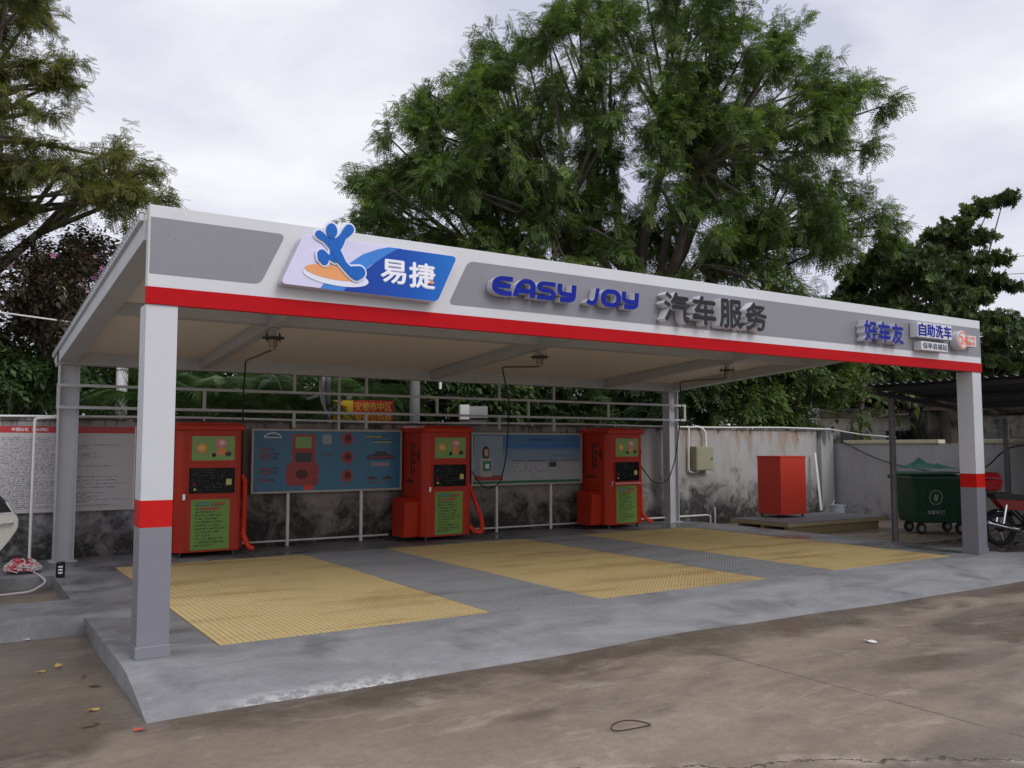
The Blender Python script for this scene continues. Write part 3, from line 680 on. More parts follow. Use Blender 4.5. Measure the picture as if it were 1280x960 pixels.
# ------------------------------------------------------------------ notice board, billboards
NB = thing('notice_board', 'white notice board with red header and rows of small print on the wall', 'notice board')
bx('board', -1.75, 1.03, 6.66, 6.69, .645, 1.735, printed('notice_print', (.56, .55, .57), (.16, .16, .17), 44, 60, .03, .97, .45), NB)
bx('header', -1.75, 1.03, 6.658, 6.69, 1.736, 1.825, plain('notice_red', (.45, .03, .035), .4), NB)
bx('edge_trim', 1.031, 1.045, 6.65, 6.69, .64, 1.83, SILVER, NB)
text_shape('中国石化', -.52, -.32, 1.755, 1.805, 6.6555, .002, .02).build('lettering', [WH, WH], NB); text_shape('SINOPEC', -.28, -.08, 1.76, 1.80, 6.6555, .002, .01).build('lettering', [WH, WH], NB)
FR = plain('board_frame', (.42, .40, .37), .45, .2, var=.1)
def billboard(name, label, x0, x1, z0, z1, bgm, legs):
    t_ = thing(name, label, 'billboard', (0, 0, 0), 0, 'billboards on white legs')
    fc = bx('face', x0+.03, x1-.03, 6.49, 6.51, z0+.03, z1-.03, bgm, t_)
    mb = MB()
    for a, b, c, d in ((x0, x0+.03, z0, z1), (x1-.03, x1, z0, z1), (x0+.03, x1-.03, z0, z0+.03), (x0+.03, x1-.03, z1-.03, z1)): mb.box(a, b, 6.475, 6.52, c, d)
    mb.build('frame', FR, t_)
    for x in legs: bx('leg', x-.022, x+.022, 6.525, 6.565, 0, z1, PIPE, t_)
    return t_, fc
def bmat(name, top, bot):
    m, t, b = newmat(name); s = N(t, 'SeparateXYZ'); t.links.new(gen(t), s.inputs[0])
    t.links.new(mix(t, noise(t, pos(t), 4, 5), ramp(t, s.outputs['Z'], [(.2, bot), (.8, top)]), ramp(t, s.outputs['Z'], [(.15, tuple(x*.85 for x in bot)), (.9, tuple(x*.85 for x in top))])), b.inputs['Base Color'])
    b.inputs['Roughness'].default_value = .35; return m
def fd(f, nm, pts, mat, k=1): return MB().prism(pts, 6.49-.0015*k, 6.49-.0015*k+.0013).build(nm, mat, f)
def rc(x0, x1, z0, z1): return [(x0, z0), (x1, z0), (x1, z1), (x0, z1)]
b1, f1 = billboard('billboard', 'teal blue billboard picturing a red wash machine, red discs and cars', 2.67, 5.20, .82, 1.82, bmat('teal_print', (.035, .17, .30), (.03, .18, .33)), (3.27, 4.5))
REDPR = plain('board_red', (.36, .03, .03), .4); PKT = printed('pink_print', (.05, .17, .29), (.42, .13, .13), 2, 7, .0, 1., .75)
YLT = printed('yellow_print', (.035, .17, .30), (.45, .42, .10), 1, 8, 0, 1, .8)
for z, wd in ((1.48, .22), (1.40, .30), (1.34, .28), (1.17, .30), (1.11, .28), (1.0, .24)): fd(f1, 'text_print', rc(2.80, 2.80+wd, z, z+.05), PKT)
mb = MB(); stroke(mb, [(2.86, 1.70), (2.93, 1.745), (3.02, 1.76), (3.10, 1.73), (3.13, 1.69)], .012, 6.4875, 6.489, m=0, ms=0); stroke(mb, [(2.86, 1.69), (3.13, 1.68)], .01, 6.487, 6.489, m=0, ms=0); mb.build('car_emblem', WH, f1)
fd(f1, 'machine_picture', rc(3.31, 3.68, 1.27, 1.74), REDPR); fd(f1, 'machine_picture', rc(3.36, 3.62, 1.52, 1.70), GREEN, 2); fd(f1, 'machine_picture', rc(3.36, 3.62, 1.30, 1.45), BLACK, 2)
fd(f1, 'machine_picture', rpoly(rc(3.22, 3.74, .93, 1.28), .06), REDPR, 1.5); fd(f1, 'machine_picture', rc(3.50, 3.66, .86, .95), HOSE, 1); fd(f1, 'machine_picture', ell(3.47, 1.11, .10, .08), DKRED, 2.5)
fd(f1, 'grey_stamp', rpoly(rc(3.80, 3.96, 1.58, 1.74), .04), plain('stamp_grey', (.30, .34, .38), .4)); fd(f1, 'text_print', rc(3.79, 3.98, 1.40, 1.44), PKT)
for z in (1.67, 1.37, 1.07):
    fd(f1, 'disc_picture', ell(4.23, z, .10, .10), REDPR); fd(f1, 'disc_picture', ell(4.24, z+.01, .055, .06), DKRED, 2); fd(f1, 'text_print', rc(4.15, 4.30, z-.15, z-.125), PKT)
fd(f1, 'text_print', rc(4.55, 4.90, 1.69, 1.74), YLT); fd(f1, 'text_print', rc(4.68, 5.08, 1.60, 1.65), YLT)
CARD = plain('car_picture_dark', (.035, .03, .035), .4); CARL = plain('car_picture_red', (.20, .05, .05), .4)
def carpic(x, z, w_, k=1):
    fd(f1, 'car_picture', [(x, z), (x+w_, z), (x+w_, z+.12*w_), (x+.8*w_, z+.17*w_), (x+.68*w_, z+.28*w_), (x+.36*w_, z+.28*w_), (x+.22*w_, z+.17*w_), (x, z+.13*w_)], CARD, k)
    fd(f1, 'car_picture', rc(x+.05*w_, x+.95*w_, z+.05*w_, z+.10*w_), CARL, k+1)
carpic(4.58, 1.33, .48); carpic(4.58, 1.0, .19); carpic(4.85, 1.0, .19)
fd(f1, 'text_print', rc(4.65, 4.97, 1.22, 1.28), printed('white_red_print', (.38, .34, .38), (.35, .1, .1), 2, 8, 0, 1, .5)); fd(f1, 'text_print', rc(4.58, 5.06, .94, .97), PKT)
b2, f2 = billboard('billboard', 'pale blue billboard with green foot strip, portrait and pricing columns', 6.56, 9.02, .84, 1.79, bmat('sky_print', (.05, .17, .36), (.40, .43, .46)), (7.12, 8.32))
fd(f2, 'green_strip', rc(6.60, 8.98, .872, .92), plain('strip_green', (.02, .16, .06), .4)); fd(f2, 'blue_band', rc(7.3, 8.98, 1.52, 1.60), plain('band_blue', (.03, .16, .42), .4))
fd(f2, 'side_picture', rc(6.62, 7.22, .93, 1.74), plain('picture_dusk', (.25, .33, .40), .4)); fd(f2, 'side_picture', rc(6.62, 7.22, .93, 1.02), REDPR, 1.6)
fd(f2, 'portrait', ell(6.86, 1.42, .075, .13), BLACK, 2); fd(f2, 'portrait', ell(6.87, 1.43, .045, .07), plain('portrait_skin', (.55, .36, .28), .5), 3); fd(f2, 'portrait', rpoly(rc(6.74, 7.0, 1.0, 1.33), .05), plain('portrait_shirt', (.45, .42, .42), .5), 2.5)
fd(f2, 'portrait', rc(6.80, 6.98, 1.10, 1.28), plain('placard_green', (.04, .24, .12), .4), 3.5); fd(f2, 'portrait', rc(6.85, 6.93, 1.15, 1.23), WH, 4.5)
GP = printed('grey_print', (.44, .46, .49), (.17, .18, .2), 7, 8, .06, .94, .35)
for x, a in ((7.45, .24), (7.76, .42), (8.24, .22), (8.52, .20), (8.76, .18)):
    fd(f2, 'price_column', rc(x, x+a, 1.0, 1.26), GP); fd(f2, 'price_heading', rc(x, x+a, 1.27, 1.285), CARD, 1)
fd(f2, 'dark_picture', rc(8.25, 8.42, 1.16, 1.25), CARD, 2)
fd(f2, 'text_print', rc(7.4, 8.9, 1.32, 1.48), printed('faint_print', (.20, .29, .40), (.32, .36, .42), 4, 30, .02, .98, .5)); fd(f2, 'text_print', rc(7.8, 8.4, 1.65, 1.69), printed('head_print', (.06, .18, .36), (.02, .05, .12), 1, 12, 0, 1, .6))
# ------------------------------------------------------------------ things by the walls
eb = thing('meter_box', 'beige metal meter box on the stained wall beside the rear post', 'meter box')
MBX = plain('meter_beige', (.30, .29, .19), .5, var=.1, grime=.25)
MB().box(12.08, 12.58, 6.50, 6.72, 1.03, 1.54).build('case', MBX, eb, bevel=.008); MB().box(12.10, 12.56, 6.492, 6.50, 1.05, 1.52).build('door', MBX, eb, bevel=.004); MB().box(12.50, 12.53, 6.478, 6.492, 1.25, 1.31).build('latch', CHROME, eb)
MB().tube(smooth_path3([(12.48, 6.62, 1.54), (12.48, 6.62, 1.84), (12.40, 6.66, 1.95), (12.2, 6.68, 1.97)], .1), .026, 8).build('conduit', PIPE, eb)
MB().tube(smooth_path3([(12.02, 6.66, 1.96), (12.0, 6.66, 1.0), (12.15, 6.62, .98), (12.3, 6.62, 1.03)], .08), .02, 8).build('conduit', PIPE, eb)
PLY = plain('raw_board_edge', (.34, .27, .15), .7, var=.2); PLT = plain('grey_board_top', (.14, .145, .155), .6, var=.2, grime=.3)
pf = thing('low_platform', 'low grey topped board platform carrying the red cabinet', 'platform', (12.05, 4.10, 0))
MB().box(0, 3.05, 0, 1.45, .02, .085).build('deck_edge', PLY, pf, bevel=.004); MB().box(.01, 3.04, .01, 1.44, .0855, .10).build('deck_top', PLT, pf)
for y in (.1, .68, 1.25): bx('bearer', .1, 2.9, y, y+.09, -.15, .018, PLY, pf)
cb = thing('red_cabinet', 'plain red metal cabinet standing on the low board platform', 'cabinet', (12.86, 4.94, .10), R(-2))
MB().box(0, .74, 0, .62, .06, 1.24).build('case', plain('cabinet_red', (.56, .045, .025), .4, var=.08, grime=.15), cb, bevel=.008)
MB().box(-.008, .748, -.008, .628, 1.215, 1.245).build('top_edge', plain('cabinet_red', (.5, .04, .03)), cb, bevel=.004)
for x in (.06, .68):
    for y in (.06, .56): MB().lathe([(0, 0), (.022, 0), (.022, .062), (0, .062)], 10, Matrix.Translation((x, y, 0))).build('foot', BLACK, cb)
lp = thing('leaning_plank', 'narrow white plank leaning on the wall corner pilaster', 'plank')
qa, qb = onY(1026, 638, 6.42), onY(1018, 566, 6.575)
MB()._add([(q.x+dx, q.y+dy, q.z) for q in (qa, qb) for dx, dy in ((0, 0), (.065, 0), (.065, .025), (0, .025))], [(0,3,2,1),(4,5,6,7),(0,1,5,4),(1,2,6,5),(2,3,7,6),(3,0,4,7)]).build('board', PIPE, lp)
pl_ = thing('paint_pail', 'small grey pail at the foot of the corner pilaster', 'pail', (16.25, 6.15, -.15))
MB().lathe([(0, 0), (.15, 0), (.17, .30), (.18, .30), (.18, .33), (.16, .33), (.15, .02), (0, .02)], 20).build('bucket', plain('pail_grey', (.36, .42, .47), .5, var=.1), pl_)
MB().tube([(.175*math.cos(a), 0, .31+.14*math.sin(a)) for a in [math.pi*i/12 for i in range(13)]], .006, 6).build('handle', CHROME, pl_)
# leaning pole, coiled barrier tape, drink can
ps_ = thing('leaning_pole', 'thin white pole leaning on the notice board', 'pole')
MB().tube(smooth_path3([(-.28, 6.25, -.0), (-.255, 6.55, 1.93), (.02, 6.58, 1.95)], .04), .018, 8).build('tube', PIPE, ps_)
tp = thing('barrier_tape', 'heap of crumpled red and white barrier tape beside the rear post', 'tape', (-.40, 5.45, .0))
rng = np.random.default_rng(3)
TR, TW = plain('tape_red', (.62, .05, .07), .4), plain('tape_white', (.72, .66, .68), .4)
for k, mt in ((0, TR), (1, TW)):
    mb = MB()
    for q in range(9):
        a = rng.uniform(0, 6.28); pts = []
        for i in range(26):
            a += rng.normal(0, .9); rr = .22*math.sqrt(rng.uniform(.1, 1))
            pts.append((rr*math.cos(a), rr*.8*math.sin(a), .012+max(0, .27-rr*.95)*rng.uniform(.1, 1)))
        Q = smooth_path3(pts, .05, 3); mb.tube(Q, .008, 4)
    mb.build('tape_strand', mt, tp)
mb = MB(); mb.tube(smooth_path3([(.1, -.1, .02), (.15, -.45, .012), (.22, -.6, -.05), (.05, -.75, -.13), (-.35, -.8, -.135)], .08), .012, 4); mb.build('tape_tail', TW, tp)
cn = thing('drink_can', 'small black drink can standing at the foot of the rear post', 'can', (-.05, 4.78, 0))
MB().lathe([(0, 0), (.045, 0), (.05, .012), (.05, .17), (.04, .185), (0, .183)], 18).build('body', plain('can_black', (.02, .02, .022), .3, .3), cn)
for k in range(3): MB()._add([(.0512*math.cos(a), .0512*math.sin(a), z) for z in (.05+.035*k, .07+.035*k) for a in [R(-125+8*i) for i in range(8)]], [(i, i+1, i+9, i+8) for i in range(7)]).build('print_band', WH, cn)

# ------------------------------------------------------------------ wheeled bin
BG = plain('bin_green', (.006, .055, .022), .45, var=.15, grime=.3); NETG = plain('net_green', (.008, .14, .085), .6, var=.3)
bn = thing('dustbin', 'large green wheeled dustbin heaped with green netting behind the shed post', 'dustbin', (15.03, 3.04, -.15), R(-32.8)); bn.scale = (.90, .92, 1.02)
mb = MB(); mb.taper((-.58, .58, -.40, .40), (-.68, .68, -.50, .50), .22, 1.06); mb.build('body', BG, bn, bevel=.03)
mb = MB()
for a in ((-.74, .74, -.56, -.49), (-.74, .74, .49, .56), (-.74, -.67, -.49, .49), (.67, .74, -.49, .49)): mb.box(a[0], a[1], a[2], a[3], 1.03, 1.10)
mb.build('rim', BG, bn, bevel=.012)
mb = MB()
for i in range(7):
    x = -.51+i*.17; mb._add([(x-.012, -.415-.0, .26), (x+.012, -.415, .26), (x+.012, -.498, 1.0), (x-.012, -.498, 1.0), (x-.012, -.39, .26), (x+.012, -.39, .26), (x+.012, -.46, 1.0), (x-.012, -.46, 1.0)], [(0,1,2,3),(0,4,5,1),(1,5,6,2),(2,6,7,3),(3,7,4,0)])
mb.build('rib_set', BG, bn)['kind'] = 'stuff'
mb = MB(); mb.taper((-.70, .70, .30, .55), (-.66, .66, .36, .55), 1.10, 1.17); mb.build('folded_lid', BG, bn, bevel=.02)
mb = MB(); mb.box(.74, .80, -.25, .25, .45, 1.02); mb.build('lift_arm', BG, bn, bevel=.02)
mb = MB(); mb.tube(smooth_path3([(.35, -.56, 1.0), (.35, -.62, .98), (.62, -.62, .98), (.62, -.56, 1.0)], .03), .012, 6); mb.build('handle', plain('handle_pale', (.42, .48, .40), .5), bn)
for x in (-.42, .42):
    for y in (-.28, .28):
        wl = MB().lathe([(0, -.03), (.1, -.03), (.11, -.015), (.11, .015), (.1, .03), (0, .03)], 18, Matrix.Translation((x, y, .11)) @ Matrix.Rotation(R(90), 4, 'X')).build('wheel', RUBBER, bn)
        MB().lathe([(0, -.034), (.055, -.034), (.055, .034), (0, .034)], 14, Matrix.Translation((x, y, .11)) @ Matrix.Rotation(R(90), 4, 'X')).build('hub', plain('hub_grey', (.3, .3, .3), .5), wl)
        MB().box(x-.05, x+.05, y-.045, y+.045, .20, .235).build('caster_fork', DARKSTEEL, wl)
MW = plain('bin_white_print', (.42, .48, .44), .5)
def bface(z): return -.40-.10*(z-.22)/.84-.008
mb = MB()
for i in range(28):
    a, b = 2*math.pi*i/28, 2*math.pi*(i+1)/28
    mb._add([(-.17+.14*q*math.cos(t), bface(.70+.14*q*math.sin(t)), .70+.14*q*math.sin(t)) for t, q in ((a, 1), (b, 1), (b, .9), (a, .9))], [(0, 3, 2, 1)])
for dx in (-.03, .015): mb._add([(-.17+dx-.012, bface(.64), .63), (-.17+dx+.012, bface(.64), .63), (-.17+dx+.03, bface(.75), .75), (-.17+dx+.0, bface(.75), .76)], [(0, 1, 2, 3)])
mb.build('emblem', MW, bn)
tm = text_shape('县城环卫', -.36, .03, .38, .46, 0, .002, .02); tm.v = [(x, bface(z)+y-.001, z) for x, y, z in tm.v]; tm.build('lettering', [MW, MW], bn)
nt_ = thing('garbage_net', 'crumpled green netting heaped over the top of the dustbin', 'netting', (15.03, 3.04, .96), R(-32.8)); nt_.scale = (.9, .92, 1)
g_ = 34; hh = np.zeros((g_, g_)); rng = np.random.default_rng(5)
for k in range(60):
    cx_, cy_, r_, a_ = rng.uniform(0, 1), rng.uniform(0, 1), rng.uniform(.05, .2), rng.uniform(-.05, .11)
    X_, Y_ = np.meshgrid(np.linspace(0, 1, g_), np.linspace(0, 1, g_)); hh += a_*np.exp(-((X_-cx_)**2+(Y_-cy_)**2)/r_**2)
mb = MB(); env = lambda u, v: max(0, math.sin(math.pi*u))**.6*max(0, math.sin(math.pi*v))**.6
mb._add([(-.70+1.05*j/(g_-1), -.60+.85*i/(g_-1), .155+(.02+.62*abs(hh[i][j])+rng.uniform(0, .035))*env(j/(g_-1), i/(g_-1))) for i in range(g_) for j in range(g_)], [(i*g_+j, i*g_+j+1, (i+1)*g_+j+1, (i+1)*g_+j) for i in range(g_-1) for j in range(g_-1)])
mb.build('net_sheet', NETG, nt_, smooth=False)

# ------------------------------------------------------------------ lean-to shed on the right
sh = thing('lean_to_shed', 'dark corrugated lean-to roof on steel posts beyond the canopy', 'shed')
def shz(x): return 2.62-.40*(x-12.3)/4.7
CORR = plain('corrugated_dark', (.05, .055, .06), .5, .3, var=.3, grime=.3)
mb = MB(); ys = np.arange(-9.0, 2.62, .019); hz_ = [.018*math.sin(2*math.pi*y/.152) for y in ys]
for x in (12.3, 17.0): mb.v += [(x, float(y), shz(x)+h) for y, h in zip(ys, hz_)]
n = len(ys); mb.f += [[i, i+1, n+i+1, n+i] for i in range(n-1)]; mb.m += [0]*(n-1)
mb.build('roof_sheet', CORR, sh)
for x in (12.55, 14.0, 15.4, 16.7): bx('purlin', x-.03, x+.03, -9, 2.58, shz(x)-.09, shz(x)-.025, DARKSTEEL, sh)
for y in (2.45, -.6, -4.0):
    mb = MB(); mb._add([(12.4, y-.03, shz(12.4)-.17), (16.9, y-.03, shz(16.9)-.17), (16.9, y+.03, shz(16.9)-.17), (12.4, y+.03, shz(12.4)-.17), (12.4, y-.03, shz(12.4)-.092), (16.9, y-.03, shz(16.9)-.092), (16.9, y+.03, shz(16.9)-.092), (12.4, y+.03, shz(12.4)-.092)], [(0,3,2,1),(4,5,6,7),(0,1,5,4),(1,2,6,5),(2,3,7,6),(3,0,4,7)])
    mb.build('rafter', DARKSTEEL, sh)
for x, y in ((12.87, 2.45), (16.62, 2.42), (12.87, -4.0), (16.62, -4.0)):
    q_ = MB().tube([(x, y, -.15), (x, y, shz(x)-.17)], .055, 12).build('post', plain('post_galvanised', (.13, .13, .135), .5, .3, var=.25), sh)
cbz = thing('slack_cable', 'black cable sagging from the shed post along the side wall', 'cable')
MB().tube(smooth_path3([(16.8, 6.4, 1.66), (16.7, 5.2, 1.15), (16.75, 3.8, .95), (16.7, 2.9, 1.05), (16.62, 2.45, 1.52), (16.6, 1.6, 1.62)], .7, 8), .014, 6).build('cable_run', RUBBER, cbz)

# ------------------------------------------------------------------ motorcycle
mo = thing('motorcycle', 'red and black motorcycle with red tail box parked under the lean-to roof', 'motorcycle', (13.85, 1.15, -.15), R(-30))
REDM = plain('motorcycle_red', (.32, .015, .02), .2, var=.08)
def wheel(x):
    tr = MB(); MX = Matrix.Translation((x, 0, .29)) @ Matrix.Rotation(R(90), 4, 'X')
    ringp = [(.29+.045*math.cos(a)-.045, .048*math.sin(a)) for a in [2*math.pi*i/12 for i in range(12)]]
    vs = []; n = 32
    for r_, z_ in ringp: vs += [MX @ Vector((r_*math.cos(2*math.pi*j/n), r_*math.sin(2*math.pi*j/n), z_)) for j in range(n)]
    tr._add(vs, [(i*n+j, i*n+(j+1) % n, ((i+1) % 12)*n+(j+1) % n, ((i+1) % 12)*n+j) for i in range(12) for j in range(n)])
    wl = tr.build('wheel', RUBBER, mo, smooth=True)
    mb = MB(); mb.tube([MX @ Vector((.215*math.cos(2*math.pi*i/32), .215*math.sin(2*math.pi*i/32), 0)) for i in range(32)], .018, 6, closed=True)
    for k in range(5): a = k*1.2566; mb.tube([MX @ Vector((.03*math.cos(a), .03*math.sin(a), 0)), MX @ Vector((.21*math.cos(a), .21*math.sin(a), 0))], .014, 6)
    mb.build('rim', CHROME, wl); MB().lathe([(0, -.06), (.05, -.06), (.05, .06), (0, .06)], 14, MX).build('hub', DARKSTEEL, wl)
wheel(0); wheel(1.25)
def arc_fender(x, a0, a1, nm, mt):
    mb = MB(); pts = [(x+.33*math.cos(R(a)), .29+.33*math.sin(R(a))) for a in np.linspace(a0, a1, 14)]
    o = 0; vs = []
    for px_, pz_ in pts: vs += [(px_, -.07, pz_-.02), (px_, -.045, pz_+.008), (px_, .045, pz_+.008), (px_, .07, pz_-.02)]
    mb._add(vs, [(i*4+j, i*4+j+1, (i+1)*4+j+1, (i+1)*4+j) for i in range(13) for j in range(3)]); mb.build(nm, mt, mo, smooth=True)
arc_fender(0, 40, 190, 'rear_fender', BLACK); arc_fender(1.25, 20, 140, 'front_fender', REDM)
mb = MB(); mb.prism(rpoly([(.52, .78), (.98, .80), (1.02, .92), (.82, .99), (.58, .93)], .05), -.13, .13); mb.build('tank', REDM, mo, bevel=.04)
mb = MB(); mb.prism(rpoly([(-.12, .80), (.55, .76), (.60, .86), (.30, .87), (-.14, .90)], .03), -.12, .12); mb.build('seat', BLACK, mo, bevel=.03)
mb = MB(); mb.prism(rpoly([(.05, .62), (.50, .60), (.52, .76), (-.10, .80)], .03), -.10, .10); mb.build('side_cover', REDM, mo, bevel=.02)
mb = MB(); mb.prism(rpoly([(.45, .22), (.82, .22), (.86, .45), (.72, .58), (.50, .55)], .05), -.13, .13); mb.build('engine', DARKSTEEL, mo, bevel=.03)
mb = MB()
for a, b in (((.0, 0, .29), (.48, 0, .36)), ((.48, 0, .36), (.55, 0, .80)), ((.0, 0, .78), (.55, 0, .78)), ((.85, 0, .3), (1.0, 0, .86)), ((.1, 0, .76), (.48, 0, .36))):
    for y in (-.07, .07): mb.tube([(a[0], y, a[2]), (b[0], y, b[2])], .017, 6)
mb.build('frame', BLACK, mo)
mb = MB()
for y in (-.085, .085): mb.tube([(1.25, y, .29), (1.05, y, .95)], .02, 8)
mb.build('fork', CHROME, mo)
mb = MB()
for y in (-.10, .10): mb.tube([(.0, y, .33), (.08, y, .70)], .026, 8)
mb.build('shock_pair', CHROME, mo)
mb = MB(); mb.tube(smooth_path3([(1.0, -.36, 1.10), (1.02, -.2, 1.09), (1.05, -.08, 1.02), (1.05, .08, 1.02), (1.02, .2, 1.09), (1.0, .36, 1.10)], .05), .014, 8); mb.build('handlebar', BLACK, mo)
for y in (-1, 1):
    MB().tube([(.99, y*.26, 1.10), (.97, y*.28, 1.25)], .007, 6).build('mirror_stem', BLACK, mo)
    MB().lathe([(0, 0), (.055, .004), (.05, .02), (0, .024)], 14, Matrix.Translation((.97, y*.29, 1.28)) @ Matrix.Rotation(R(-90), 4, 'Y')).build('mirror', BLACK, mo)
MB().lathe([(0, 0), (.06, 0), (.085, .08), (.085, .11), (0, .12)], 18, Matrix.Translation((1.08, 0, .95)) @ Matrix.Rotation(R(90), 4, 'Y')).build('headlamp', CHROME, mo)
mb = MB(); mb.tube(smooth_path3([(.7, -.15, .36), (.5, -.17, .24), (.25, -.19, .27), (-.02, -.20, .34)], .1), .022, 8); mb.tube([(.25, -.19, .27), (.2, -.195, .28), (-.3, -.21, .41), (-.33, -.21, .42)], [.024, .045, .05, .035], 12); mb.build('exhaust', CHROME, mo, smooth=True)
mb = MB()
for y in (-.11, .11): mb.tube(smooth_path3([(.3, y, .86), (.0, y, .91), (-.38, y, .93)], .08), .011, 6)
for x in (-.35, -.2, -.05): mb.tube([(x, -.11, .93-.03*(x+.35)), (x, .11, .93-.03*(x+.35))], .009, 6)
mb.build('rack', CHROME, mo)
tb = MB(); tb.taper((-.50, -.06, -.20, .20), (-.54, -.02, -.23, .23), .945, 1.13); tb.taper((-.54, -.02, -.23, .23), (-.48, -.08, -.18, .18), 1.14, 1.25); tb.build('tail_box', plain('tail_box_red', (.42, .02, .025), .3), mo, bevel=.03)
MB().tube([(.42, .12, .05), (.42, .30, .0)], .012, 6).build('side_stand', BLACK, mo)

# ------------------------------------------------------------------ parked car, its rear door open into the frame
SILV = plain('pearl_car_paint', (.60, .58, .53), .22, .2, var=.03); GLS = plain('car_glass', (.012, .014, .016), .06, var=.1)
car = thing('parked_car', 'pale pearl sedan parked nose outward with its rear door open', 'car', (-2.42, 3.42, -.15), R(-90))
# local x = forward; lofted hull sections: x, half width, sill, belt, roof half width, roof height (0 = bonnet / boot)
secs = [(2.28, .55, .35, .62), (2.15, .80, .25, .74), (1.7, .88, .20, .88), (1.05, .90, .19, .98), (.3, .91, .19, 1.0), (-.6, .91, .19, 1.02), (-1.4, .90, .20, 1.04), (-2.0, .85, .26, 1.03), (-2.25, .66, .38, .95)]
mb = MB(); vs = []
for x, hw, z0, z1 in secs:
    pr = [(0, z0), (hw*.92, z0), (hw, z0+.12), (hw*1.0, (z0+z1)/2), (hw*.97, z1-.06), (hw*.88, z1), (0, z1+.02)]
    vs += [(x, y, z) for y, z in pr]+[(x, -y, z) for y, z in pr[-2:0:-1]]
k = 12; mb._add(vs, [(i*k+j, i*k+(j+1) % k, (i+1)*k+(j+1) % k, (i+1)*k+j) for i in range(len(secs)-1) for j in range(k)]+[list(range(k-1, -1, -1)), [(len(secs)-1)*k+j for j in range(k)]])
body = mb.build('body', SILV, car, smooth=True, bevel=0)
cab = [(1.02, .80, 1.0, .80), (.35, .64, 1.43, 1.0), (-.75, .64, 1.45, 1.02), (-1.75, .78, 1.05, .85)]
mb = MB(); mb._add([(1.05, -.80, .99), (1.05, .80, .99), (.30, .63, 1.42), (.30, -.63, 1.42), (-.85, .62, 1.44), (-.85, -.62, 1.44), (-1.75, .76, 1.05), (-1.75, -.76, 1.05)],
                   [(0, 1, 2, 3), (3, 2, 4, 5), (5, 4, 6, 7), (1, 6, 4, 2), (0, 3, 5, 7)]); mb.build('greenhouse', GLS, car, bevel=.03)
mb = MB(); mb._add([(.28, -.64, 1.425), (.28, .64, 1.425), (-.86, .63, 1.445), (-.86, -.63, 1.445), (.2, -.55, 1.465), (.2, .55, 1.465), (-.75, .55, 1.475), (-.75, -.55, 1.475)], [(0, 1, 5, 4), (1, 2, 6, 5), (2, 3, 7, 6), (3, 0, 4, 7), (4, 5, 6, 7)]); mb.build('roof', SILV, car, smooth=True)
for x in (1.38, -1.36):
    for y in (-.84, .84):
        MX = Matrix.Translation((x, y, .32)) @ Matrix.Rotation(R(90), 4, 'X')
        wl = MB().lathe([(0, -.1), (.27, -.1), (.315, -.07), (.32, 0), (.315, .07), (.27, .1), (0, .1)], 28, MX).build('wheel', RUBBER, car, smooth=False); MB().lathe([(0, -.106), (.2, -.106), (.21, -.08), (.21, .08), (.2, .106), (0, .106)], 20, MX).build('rim', CHROME, wl)
for y in (-.6, .6): MB().lathe([(0, 0), (.09, .0), (.07, .05), (0, .06)], 14, Matrix.Translation((2.19, y, .66)) @ Matrix.Rotation(R(90), 4, 'Y')).build('headlight', plain('lamp_lens', (.6, .62, .65), .1), car)
MB().box(2.17, 2.235, -.36, .36, .60, .72).build('grille', BLACK, car, bevel=.02); MB().box(2.20, 2.29, -.48, .48, .36, .41).build('bumper_slot', BLACK, car, bevel=.015)
bx('number_plate', 2.285, 2.295, -.22, .22, .42, .54, plain('plate_blue', (.02, .06, .25), .4), car)
# the open door: hinge at its front edge, swung out so the outer skin faces the yard
dp = [(0, .24), (.60, .24), (.66, .36), (.74, .55), (.88, .72), (.955, .84), (.96, .93), (.93, 1.0), (.0, .99)]
door = MB().prism(rpoly(dp, .03), 0, .07).build('open_door', SILV, car, bevel=.012)
door['label'] = 'open pale rear door with chrome handle'
door.location = (0, .93, 0); door.rotation_euler.z = R(105)
gl_ = [(.03, 1.0), (.90, 1.01), (.80, 1.14), (.62, 1.33), (.42, 1.40), (.05, 1.42)]
MB().prism(rpoly(gl_, .02), .025, .05).build('window', GLS, door)
mb = MB(); stroke(mb, gl_+[gl_[0]], .035, .015, .06, m=0, ms=0); mb.build('window_frame', BLACK, door)
mb = MB(); stroke(mb, [(.02, .995), (.90, 1.005), (.83, 1.12)], .016, -.002, .014, m=0, ms=0); mb.build('chrome_trim', CHROME, door)
MB().tube(smooth_path3([(.70, .0, .875), (.72, -.035, .88), (.88, -.035, .895), (.90, .0, .90)], .02), .014, 8).build('handle', CHROME, door)

